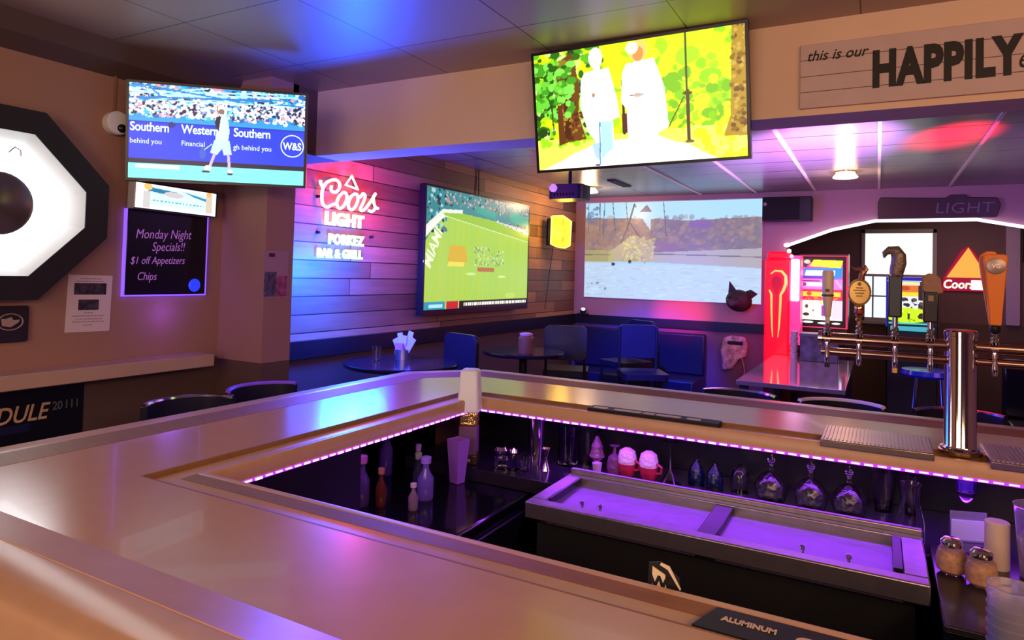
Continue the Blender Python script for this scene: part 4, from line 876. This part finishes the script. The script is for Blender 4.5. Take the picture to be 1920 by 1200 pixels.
# projector
t = thing('projector', 'black projector hanging from the rear ceiling on a pole', 'projector', (-2.43, 5.5, 2.31))
MB().prism(rrect(-.16, -.13, .16, .13, .05), -.07, .06).build('body', mat('projector_black', (.025, .02, .035), .3), t, bevel=.01)
MB().lathe([(0, 0), (.035, 0), (.035, .02), (.028, .025), (0, .026)], 20, M=Matrix.Translation((-.10, -.128, .025)) @ Matrix.Rotation(PI/2, 4, 'X')).build('lens', mat('violet_lens', (.3, .1, .6), .1, emit=(.5, .2, 1), es=1.2), t)
MB().tube([(0, 0, .06), (0, 0, .255)], .016, 10).lathe([(.05, .250), (.05, .256)], 16).build('pole', black_m, t)
g = MB()
for k in range(7): g.box(-.10+k*.03, -.1315, -.045, -.085+k*.03, -.129, -.02)
g.build('vent_slots', blackg_m, t)
# amber lantern
t = thing('amber_lantern', 'glowing amber glass lantern sign on the plank wall', 'lamp', Matrix.Translation((-3.24, 7.08, EYE+.50)) @ Matrix.Rotation(R(38), 4, 'Z'))
F = Matrix(((1, 0, 0, 0), (0, 0, -1, 0), (0, 1, 0, 0), (0, 0, 0, 1)))
am = mat('amber_glow', (.4, .25, .02), .2, emit=(1, .62, .02), es=2.0)
sh = [(-.115, -.15), (-.02, -.185), (.06, -.19), (.115, -.16), (.125, .12), (.07, .155), (.02, .185), (-.10, .175), (-.11, .17)]
MB().prism(sh, -.04, .03, F).build('glass', am, t, False, bevel=.01)
g = MB().tube([(a_, -.033, b_) for a_, b_ in sh], .007, 6, True); g.build('rim', glow('amber_rim', (1, .75, .2), 1.8), t)
g = MB().prism([(-.05, .0), (.05, -.01), (.05, .03), (-.05, .035)], .031, .036, F).prism([(.02, -.12), (.04, -.12), (.04, -.05), (.02, -.05)], .031, .036, F).prism([(.02, .07), (.035, .07), (.035, .14), (.02, .14)], .031, .036, F)
g.build('relief', mat('amber_dark', (.3, .14, .01), .3, emit=(1, .5, .0), es=.8), t)
MB().box(-.14, .0, -.16, .09, .10, .15).build('back_box', black_m, t)
MB().tube([(-.05, .09, -.15), (-.09, .12, -.5), (-.14, .07, -.90)], .004, 6).build('cord', black_m, t)
point('amber_light', (-3.10, 6.92, EYE+.5), 5, (1, .6, .08), .08)
# corner party light
t = thing('party_light', 'small black party light with white lens on the corner rail', 'lamp', (-3.27, 7.90, 1.075))
MB().box(-.06, -.05, 0, .06, .04, .02).lathe([(.035, 0), (.04, .05), (0, .055)], 18, (0, 0, .02)).build('body', black_m, t, bevel=.003)
MB().sphere((0.01, -.02, .07), .03, .03, .022).build('lens', glow('soft_white', (.8, .8, .9), 1.0), t)
# speaker
t = thing('wall_speaker', 'black box speaker high on the back wall right of the screen', 'speaker', frameY(-.87, 7.999, EYE+.785))
MB().box(-.26, -.13, 0, .24, .13, .20).build('cabinet', mat('speaker_black', (.012, .01, .016), .5), t, bevel=.008)
MB().box(-.25, -.12, .20, .12, .12, .212).build('grille', mat('speaker_cloth', (.006, .006, .01), .8, bump=.5, bscale=300), t, bevel=.004)
MB().lathe([(.02, .2), (.02, .216), (0, .217)], 12, (-.23, .05, 0)).build('dial', chrome_m, t)
# dark board sign over the arch
t = thing('board_sign', 'dark carved board sign with outlined capital letters over the arch', 'sign', frameY(.51, 7.999, EYE+.775))
MB().prism([(-.52, -.105), (.50, -.10), (.53, .02), (.50, .09), (.26, .10), (.24, .13), (.12, .13), (.08, .10), (-.50, .12), (-.52, .06)], 0, .05).build('board', mat('dark_board', (.05, .025, .04), .45), t, bevel=.008)
text('outline_letters', 'LIGHT', mat('sign_outline', (.22, .14, .24), .4), t, -.02, -.055, .052, .15, 1.12, .003, -.001, shear=.1, sp=1.05)
text('script_letters', 'Coors', mat('sign_red', (.10, .01, .03), .4), t, -.46, -.05, .052, .19, .85, .003, .004, shear=.2)
# pig head
t = thing('pig_head', 'dark bronze pig head ornament with pointed ears on the back wall', 'ornament', frameY(-1.40, 7.972, EYE-.235) @ Matrix.Rotation(R(-10), 4, 'Z'))
hm = mat('dark_bronze', (.035, .02, .03), .6, .2, bump=.5, bscale=25)
MB().sphere((.02, 0, .06), .145, .125, .10, 22, 14).sphere((-.02, -.03, .12), .085, .065, .08, 18, 12).build('head', hm, t)
MB().lathe([(0, 0), (.034, 0), (.036, .012), (.028, .02), (0, .021)], 20, (-.03, -.035, .185)).build('snout', mat('bronze_light', (.07, .045, .06), .5, .2), t)
for sx_, pts in ((-1, [(-.11, .05), (-.03, .11), (-.125, .20)]), (1, [(.06, .11), (.14, .04), (.205, .115), (.12, .15)])):
    MB().prism(pts if sx_ > 0 else pts, .04, .065).build('ear', hm, t, bevel=.008)
for ex in (-.075, .02): MB().sphere((ex, .025, .145), .014).build('eye', mat('eye_dark', (.004, .004, .004), .1), t)

# ---- stools and chairs
def stool_proto():
    t = thing('bar_stool', 'x', 'bar stool', (0, 0, 0), 'bar stools round the bar')
    MB().lathe([(0, .70), (.17, .70), (.19, .72), (.19, .75), (.16, .775), (0, .785)], 28).build('seat', dark_m, t)
    g = MB(); n = 14
    arc = [(.20*math.cos(R(25+130*k/n)), .20*math.sin(R(25+130*k/n))) for k in range(n+1)]
    v = []; f = []
    for x, y in arc:
        for rr, z in ((1, .86), (1.03, 1.00), (.90, 1.00), (.87, .86)): v.append((x*rr, y*rr, z))
    for k in range(n):
        for j in range(4): j2 = (j+1) % 4; f.append((k*4+j, (k+1)*4+j, (k+1)*4+j2, k*4+j2))
    f += [(0, 1, 2, 3), (n*4+3, n*4+2, n*4+1, n*4)]
    fixn(g.add(v, f).build('backrest', mat('backrest_vinyl', (.02, .018, .04), .2), t, True, 0, 50))
    MB().tube([(x*.97, y*.97, 1.003) for x, y in arc], .011, 8).build('back_rail', mat('rail_chrome', (.6, .55, .7), .12, 1), t)
    for a_ in (40, 140): MB().tube([(.19*math.cos(R(a_)), .19*math.sin(R(a_)), .87), (.17*math.cos(R(a_)), .17*math.sin(R(a_)), .73)], .009, 8).build('back_post', chrome_m, t)
    for a_ in (45, 135, 225, 315): MB().tube([(.13*math.cos(R(a_)), .13*math.sin(R(a_)), .70), (.23*math.cos(R(a_)), .23*math.sin(R(a_)), .0)], .012, 8).build('leg', black_m, t)
    MB().tube([(.20*math.cos(2*PI*k/24), .20*math.sin(2*PI*k/24), .25) for k in range(24)], .008, 8, True).build('foot_ring', chrome_m, t)
    return t
bpy.context.view_layer.update(); sp = stool_proto()
spots = [(-2.42, 1.80, 70, 'black bar stool by the left bar arm, nearest the schedule poster'),
         (-2.45, 2.22, 80, 'bar stool with bright violet reflection on its back by the left bar arm'),
         (-.60, 3.40, 0, 'bar stool with red glint on its back behind the rear bar'),
         (-.14, 3.42, 5, 'bar stool with bright white glint on its back behind the drip tray'),
         (.33, 3.48, 10, 'dark bar stool behind the base of the beer tower'),
         (.85, 3.45, -10, 'dark bar stool behind the rear bar at the right edge')]
for i, (x, y, a_, lab) in enumerate(spots):
    M_ = Matrix.Translation((x, y, 0)) @ Matrix.Rotation(R(a_), 4, 'Z')
    o = sp if i == 0 else dup(sp, M_, lab)
    o.matrix_world = M_; o['label'] = lab
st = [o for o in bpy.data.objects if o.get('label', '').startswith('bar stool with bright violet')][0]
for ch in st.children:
    if ch.name.startswith('back_rail'): ch.material_slots[0].link = 'OBJECT'; ch.material_slots[0].material = mat('rail_violet_reflection', (.30, .12, 1), .2)  # neon reflection on this rail is put in as violet base colour
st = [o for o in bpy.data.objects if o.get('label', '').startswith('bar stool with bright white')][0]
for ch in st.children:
    if ch.name.startswith('back_rail'): ch.material_slots[0].link = 'OBJECT'; ch.material_slots[0].material = mat('rail_white_glint', (.9, .75, .95), .25)  # lit arc of this back is coloured in as a white rail
def chair_proto():
    t = thing('dining_chair', 'x', 'chair', (0, 0, 0), 'dark chairs at the rear tables')
    MB().prism(rrect(-.21, -.21, .21, .21, .05), .62, .68).build('seat', dark_m, t, bevel=.015)
    MB().prism(rrect(-.20, .78, .20, 1.10, .06), -.235, -.20, Matrix(((1, 0, 0, 0), (0, 0, -1, 0), (0, 1, 0, 0), (0, 0, 0, 1)))).build('backrest', dark_m, t, bevel=.01)
    for x in (-.18, .18):
        MB().tube([(x, .20, 1.08), (x, .205, .66), (x, .22, 0)], .014, 8).build('leg', black_m, t)
        MB().tube([(x, -.18, .64), (x, -.20, 0)], .014, 8).build('leg', black_m, t)
    MB().tube([(-.18, -.19, .25), (.18, -.19, .25)], .010, 8).build('stretcher', chrome_m, t)
    return t
cp_ = chair_proto()
spots = [(-2.72, 4.55, 160, 'black high chair right of the round table by the plank wall'),
         (-2.62, 5.95, 200, 'dark high chair beyond the second table under the plank wall'),
         (-2.35, 6.9, -30, 'dark high chair in the corner under the projection screen'),
         (-1.95, 6.2, 30, 'dark high chair nearest the glossy table, lit blue from above')]
for i, (x, y, a_, lab) in enumerate(spots):
    M_ = Matrix.Translation((x, y, 0)) @ Matrix.Rotation(R(a_), 4, 'Z')
    o = cp_ if i == 0 else dup(cp_, M_, lab)
    o.matrix_world = M_; o['label'] = lab
def round_table(x, y, rr, h, lab):
    t = thing('round_table', lab, 'table', (x, y, 0), 'round black tables')
    MB().lathe([(0, h-.03), (rr-.01, h-.03), (rr, h-.022), (rr, h-.006), (rr-.006, h), (0, h)], 40).build('tabletop', mat('black_table', (.012, .010, .022), .12), t)
    MB().tube([(0, 0, .03), (0, 0, h-.03)], .035, 14).build('pedestal', black_m, t)
    MB().lathe([(0, 0), (.24, 0), (.24, .012), (.05, .035), (0, .035)], 28).build('foot', black_m, t)
    return t
round_table(-2.92, 3.78, .40, .93, 'round black pub table by the plank wall holding a napkin caddy')
round_table(-2.70, 5.20, .36, .90, 'round black pub table farther back with a brown candle jar')
t = thing('napkin_caddy', 'metal caddy with fanned pink napkins on the round pub table', 'caddy', (-3.02, 3.92, .93))
MB().lathe([(.055, 0), (.055, .07), (.052, .07), (.052, .004), (0, .004)], 24).build('cup', steel_m, t)
nk = MB()
for k, (a_, h_) in enumerate(((-28, .16), (-12, .19), (4, .17), (18, .21), (32, .18))):
    nk.box(-.022, -.004, .01, .022, .004, h_, Matrix.Translation((.0, .01*(k % 2), .0)) @ Matrix.Rotation(R(a_), 4, 'Y'))
nk.build('napkins', mat('pink_paper', (.75, .45, .7), .7), t)
MB().box(-.045, -.035, .03, .02, -.015, .115).build('menu_card', mat('coral_card', (.75, .2, .25), .6), t)
t = thing('tumbler', 'small clear tumbler left of the napkin caddy', 'glass', (-3.10, 3.72, .93))
MB().lathe([(.028, 0), (.034, .10), (.032, .10), (.026, .006), (0, .006)], 22).build('glass', glass2_m, t)
t = thing('candle_jar', 'brown jar with pink rim on the farther round table', 'jar', (-2.60, 5.05, .90))
MB().lathe([(.06, 0), (.065, .02), (.065, .13), (.05, .15)], 24).build('jar', mat('brown_jar', (.22, .10, .05), .4), t)
MB().lathe([(.052, .15), (.056, .155), (.056, .168), (.03, .175), (0, .175)], 20).build('lid', mat('pink_lid', (.6, .35, .5), .4), t)
# corner bench
t = thing('corner_bench', 'dark upholstered corner bench below the projection screen', 'bench', (-3.35, 7.3, 0))
MB().box(.02, .0, .1, 1.62, .60, .46).build('seat', dark_m, t, bevel=.02)
MB().box(.02, .50, .46, 1.62, .62, .93).build('backrest', dark_m, t, bevel=.02)
MB().box(.04, .04, .0, 1.58, .56, .1).build('base', black_m, t)
# pale bag on a chair
t = thing('cloth_bag', 'pale patterned cloth bag with dark slot hung left of the red machine', 'bag', frameY(-1.43, 7.96, EYE-.82))
MB().prism([(-.13, -.22), (-.02, -.20), (.06, -.08), (.13, -.05), (.15, .08), (.12, .17), (-.04, .18), (-.12, .15), (-.15, .0)], -.05, .03).build('body', mat('pale_cloth', lin((185, 150, 175)), .8, noise=.6, nscale=18), t, bevel=.02)
MB().prism(rrect(-.07, .08, .10, .12, .015), .03, .036).build('slot', black_m, t)
MB().tube([(.09, -.07, .02), (.12, -.20, .02), (.10, -.34, .02)], .006, 6).build('strap', mat('pale_cloth', ()), t)
# glossy rectangular table
t = thing('rectangular_table', 'glossy rectangular table reflecting the red machine', 'table', (-.58, 6.5, 0))
MB().box(-.38, -1.06, .755, .38, 1.04, .79).build('tabletop', mat('pale_gloss_top', (.62, .52, .62), .08, .7), t, bevel=.004)
for x in (-.33, .33):
    for y in (-1.0, .98): MB().box(x-.03, y-.03, 0, x+.03, y+.03, .755).build('leg', black_m, t)
t = thing('storage_crate', 'dark patterned crate on the far end of the glossy table', 'crate', (-.50, 7.30, .79))
MB().box(-.17, -.12, 0, .17, .12, .26).build('body', mat('patterned_crate', (.07, .055, .12), .4, noise=.8, nscale=14), t, bevel=.006)
MB().box(-.175, -.125, .24, .175, .125, .27).build('rim', mat('crate_rim', (.10, .09, .16), .3), t, bevel=.004)
t = thing('glass_stack', 'stack of pale cups beside the red machine on the table', 'cups', (-.745, 7.40, .79))
for k in range(5): MB().lathe([(.030, k*.055), (.040, k*.055+.05), (.036, k*.055+.052)], 16).build('cup', mat('pale_cup', (.6, .45, .55), .3), t)

# red machine
t = thing('red_game_machine', 'tall glowing red machine cabinet with orange key outline', 'game machine', (-.94, 7.60, 0))
rdm = mat('red_lit_panel', (.5, .0, .02), .25, emit=(1, .004, .02), es=1.15)
MB().prism([(-.125, .0), (.125, 0), (.125, .31), (-.125, .31)], .62, 1.80).prism([(-.10, 0), (.115, 0), (.115, .31), (-.10, .31)], 1.80, 1.88).build('cabinet', rdm, t, bevel=.02)
MB().box(-.12, .0, .0, .12, .30, .98-.36).build('base', mat('red_base', (.12, .004, .01), .3), t)
key = [(-.055, 1.64), (-.01, 1.675), (.055, 1.67), (.095, 1.62), (.098, 1.54), (.075, 1.47), (.048, 1.42), (.044, 1.25), (.036, 1.08), (.026, .97)]
okm = mat('orange_line', (.8, .4, .1), .3, emit=(1, .45, .08), es=1.2)
MB().tube([(x-.01, -.004, z) for x, z in key], [.006, .010, .013, .016, .016, .015, .013, .011, .008, .004], 8).tube([(-x*.8-.015, -.004, z) for x, z in key[5:]], [.009, .012, .010, .008, .004], 8).build('key_outline', okm, t)
MB().prism([(-.05, 1.60), (-.01, 1.625), (.045, 1.60), (.050, 1.53), (.02, 1.46), (.005, 1.42), (-.005, 1.0), (-.012, 1.42), (-.03, 1.46), (-.055, 1.52)], .001, .006, F).build('key_shape', mat('dark_red_key', (.25, .0, .02), .3, emit=(.45, .0, .02), es=.5), t)
MB().box(.135, .0, 1.36, .215, .05, 1.80).build('side_light', glow('pink_tube', (1, .62, .95), 4), t, bevel=.012)
MB().box(.125, .05, .9, .225, .31, 1.84).build('side_panel', mat('pink_panel', (.6, .05, .2), .3, emit=(1, .05, .3), es=.7), t)
MB().sphere((.115, -.005, 1.885), .022).sphere((.14, -.01, 1.83), .018).build('bulbs', glow('bulb_glow', ()), t)
point('red_machine_light', (-.95, 7.35, 1.35), 3.5, (1, .01, .03), .15)
point('pink_machine_light', (-.72, 7.35, 1.6), 4.5, (1, .35, .9), .10)
# slot machine with big lit screen
cv = Cv(120, 200, (.55, .12, .45))
cv.rect(.0, .0, 1, 1, (.78, .25, .60)); cv.rect(0, 0, 1, .06, (.12, .1, .1)); cv.poly([(.3, .02), (1, .03), (.95, .14), (.2, .12)], (1, .93, .2)); cv.poly([(.0, 0), (.25, 0), (.12, .14), (0, .1)], (.25, .2, .3)); cv.ell(.14, .05, .08, .03, (.8, .75, .65))
cv.poly([(.08, .15), (1, .14), (.96, .30), (.05, .30)], (.12, .5, .9)); cv.poly([(.12, .18), (.82, .18), (.80, .26), (.08, .27)], (.95, 1, 1)); cv.rect(.05, .26, .6, .30, (.35, .2, .7))
cv.rect(.0, .31, 1, .46, (.88, .45, .78)); cv.rect(.04, .33, .45, .345, (.3, .1, .4)); cv.rect(.12, .36, .55, .42, (1, .8, .95)); cv.ell(.08, .39, .05, .025, (.55, .2, .5)); cv.line(.85, .34, .95, .42, .02, (1, .6, .95))
cv.rect(.0, .47, 1, .62, (.85, .15, .25)); cv.rect(.05, .50, .95, .57, (1, .75, .25)); cv.ell(.2, .53, .06, .03, (.8, .3, .1)); cv.rect(.5, .50, .6, .58, (.95, .95, .4)); cv.speck(.05, .57, .95, .63, 30, .01, .02, [(.9, .5, .1), (.9, .2, .3)])
cv.rect(.0, .63, 1, .92, (1, .95, .88)); cv.rect(.75, .64, 1, .9, (.95, .75, 1)); cv.ell(.14, .72, .04, .03, (.3, .25, .2)); cv.ell(.13, .84, .08, .025, (.2, .15, .1)); cv.rect(.50, .70, .60, .86, (.6, .2, .6)); cv.rect(.45, .63, .7, .68, (1, .85, .5)); cv.ell(.3, .78, .02, .02, (.4, .4, .3))
cv.rect(0, .92, 1, 1, (.02, .02, .03)); cv.ell(.18, .955, .13, .016, (.95, .95, 1)); cv.ell(.55, .965, .14, .014, (.9, .95, 1)); cv.ell(.85, .965, .1, .014, (.95, .9, 1))
t = thing('slot_machine', 'slot machine with red border and colourful pay screen in the arch', 'game machine', (-.555, 8.45, 0))
MB().box(-.26, .0, .0, .26, .45, 1.90).build('cabinet', mat('machine_dark', (.03, .01, .02), .3), t, bevel=.01)
sc_ = painted('pay_screen', cv, .43, .76, 0, 1.6, t); sc_.matrix_local = Matrix.Translation((-.01, -.012, 1.455)) @ Matrix.Rotation(PI/2, 4, 'X')
MB().tube([(-.235, -.015, 1.05), (.25, -.015, 1.05), (.25, -.015, 1.865), (-.235, -.015, 1.865)], .012, 8, True).build('red_border', glow('red_tube', (1, .05, .16), .9), t)
MB().box(-.24, -.12, .86, .24, 0, .98).build('button_deck', mat('machine_dark', ()), t, bevel=.01)
# second machine
cv = Cv(110, 120, (.05, .04, .06))
cv.rect(.0, .0, .75, .08, (.95, .9, .7)); cv.rect(.0, .08, .72, .24, (.88, .45, .18)); cv.ell(.4, .15, .12, .05, (.75, .25, .08)); cv.ell(.2, .15, .06, .04, (.95, .65, .3)); cv.rect(.0, .24, .72, .34, (1, .85, .2))
cv.rect(0, .34, .72, .62, (.9, .92, .95)); cv.speck(0, .38, .95, .64, 36, .02, .05, [(.08, .08, .1), (.3, .3, .35), (.9, .9, .9)]); cv.poly([(0, .64), (.3, .6), (.7, .62), (.98, .66), (1, .9), (.6, .96), (.3, .96), (0, .9)], (.80, .95, .05))
cv.ell(.17, .80, .09, .075, (.1, .15, .02)); cv.ell(.80, .80, .09, .075, (.1, .15, .02)); cv.rect(.46, .70, .52, .88, (.15, .2, .0)); cv.speck(.05, .62, .95, .94, 20, .01, .03, [(.5, .7, .0), (.95, 1, .4)]); cv.rect(0, .96, 1, 1, (.25, .8, .8))
t = thing('slot_machine', 'slot machine with blue top edge and yellow green picture behind taps', 'game machine', (.355, 9.25, 0))
MB().box(-.26, .0, .0, .26, .45, 1.60).build('cabinet', mat('machine_navy', (.01, .01, .03), .3), t, bevel=.01)
sc_ = painted('game_screen', cv, .42, .50, 0, 1.1, t); sc_.matrix_local = Matrix.Translation((-.03, -.012, 1.345)) @ Matrix.Rotation(PI/2, 4, 'X')
MB().box(-.26, -.02, 1.61, .26, .02, 1.65).box(-.27, -.02, 1.06, -.255, .02, 1.65).build('blue_edge', glow('blue_tube', (.01, .01, .55), .8), t)
MB().box(-.22, -.10, 1.02, .22, .0, 1.07).build('cyan_deck', mat('cyan_deck', (.02, .3, .35), .3, emit=(.1, .8, .9), es=.5), t, bevel=.008)
# neon pyramid sign
t = thing('neon_sign', 'orange pyramid beer neon sign with red border in games room', 'neon sign', frameY(.965, 10.2, EYE+.2))
MB().prism([(-.24, -.11), (-.05, .24), (.03, .30), (.10, .22), (.30, -.10), (.30, -.27), (-.25, -.27)], 0, .03).build('backing', mat('red_backing', (.25, .005, .03), .4, emit=(.6, .0, .05), es=.45), t, bevel=.008)
MB().prism([(-.20, -.10), (.03, .28), (.24, -.10)], .03, .04).build('pyramid', glow('orange_panel', (1, .42, .05), 1.1), t)
text('script_letters', 'Coors', glow('cream_neon', (1, .85, .6), 1.6), t, -.24, -.235, .035, .15, .85, .003, .004, shear=.15)
MB().box(.06, -.25, .03, .28, -.13, .042).build('white_panel', glow('white_panel', (1, .95, .9), 1.6), t, bevel=.006)
struct('trim_10', MB().prism(rrect(1.38, 1.10, 1.52, 2.4, .02), 0, .05, frameY(0, 10.2, 0)), mat('pilaster_paint', (.5, .34, .42), .5))
t = thing('dark_picture', 'dark framed picture at the right edge of the games room wall', 'picture', frameY(1.80, 10.2, EYE+.52))
MB().box(-.25, -.22, 0, .25, .22, .02).build('frame', rim_m, t, bevel=.004); MB().box(-.22, -.19, .02, .22, .19, .022).build('print', mat('dark_print', (.04, .03, .04), .3, noise=.9, nscale=12), t)
# dark bench and stool between arch and bar
t = thing('black_bench', 'long black bench with high back in front of the arch', 'bench', (.95, 6.6, 0))
MB().box(.0, .0, .1, 2.4, .55, .46).build('seat', blackg_m, t, bevel=.02); MB().box(.0, .48, .46, 2.4, .60, .95).build('backrest', blackg_m, t, bevel=.02); MB().box(.04, .05, 0, 2.35, .5, .1).build('base', black_m, t)
t = thing('round_stool', 'low stool with dark blue round seat under the tap pipe near the arch', 'stool', (.42, 7.35, 0))
MB().lathe([(0, .72), (.22, .72), (.235, .74), (.22, .78), (0, .79)], 28).build('seat', mat('blue_seat', (.01, .03, .5), .2), t)
for a_ in (45, 135, 225, 315): MB().tube([(.14*math.cos(R(a_)), .14*math.sin(R(a_)), .72), (.20*math.cos(R(a_)), .20*math.sin(R(a_)), 0)], .012, 8).build('leg', chrome_m, t)
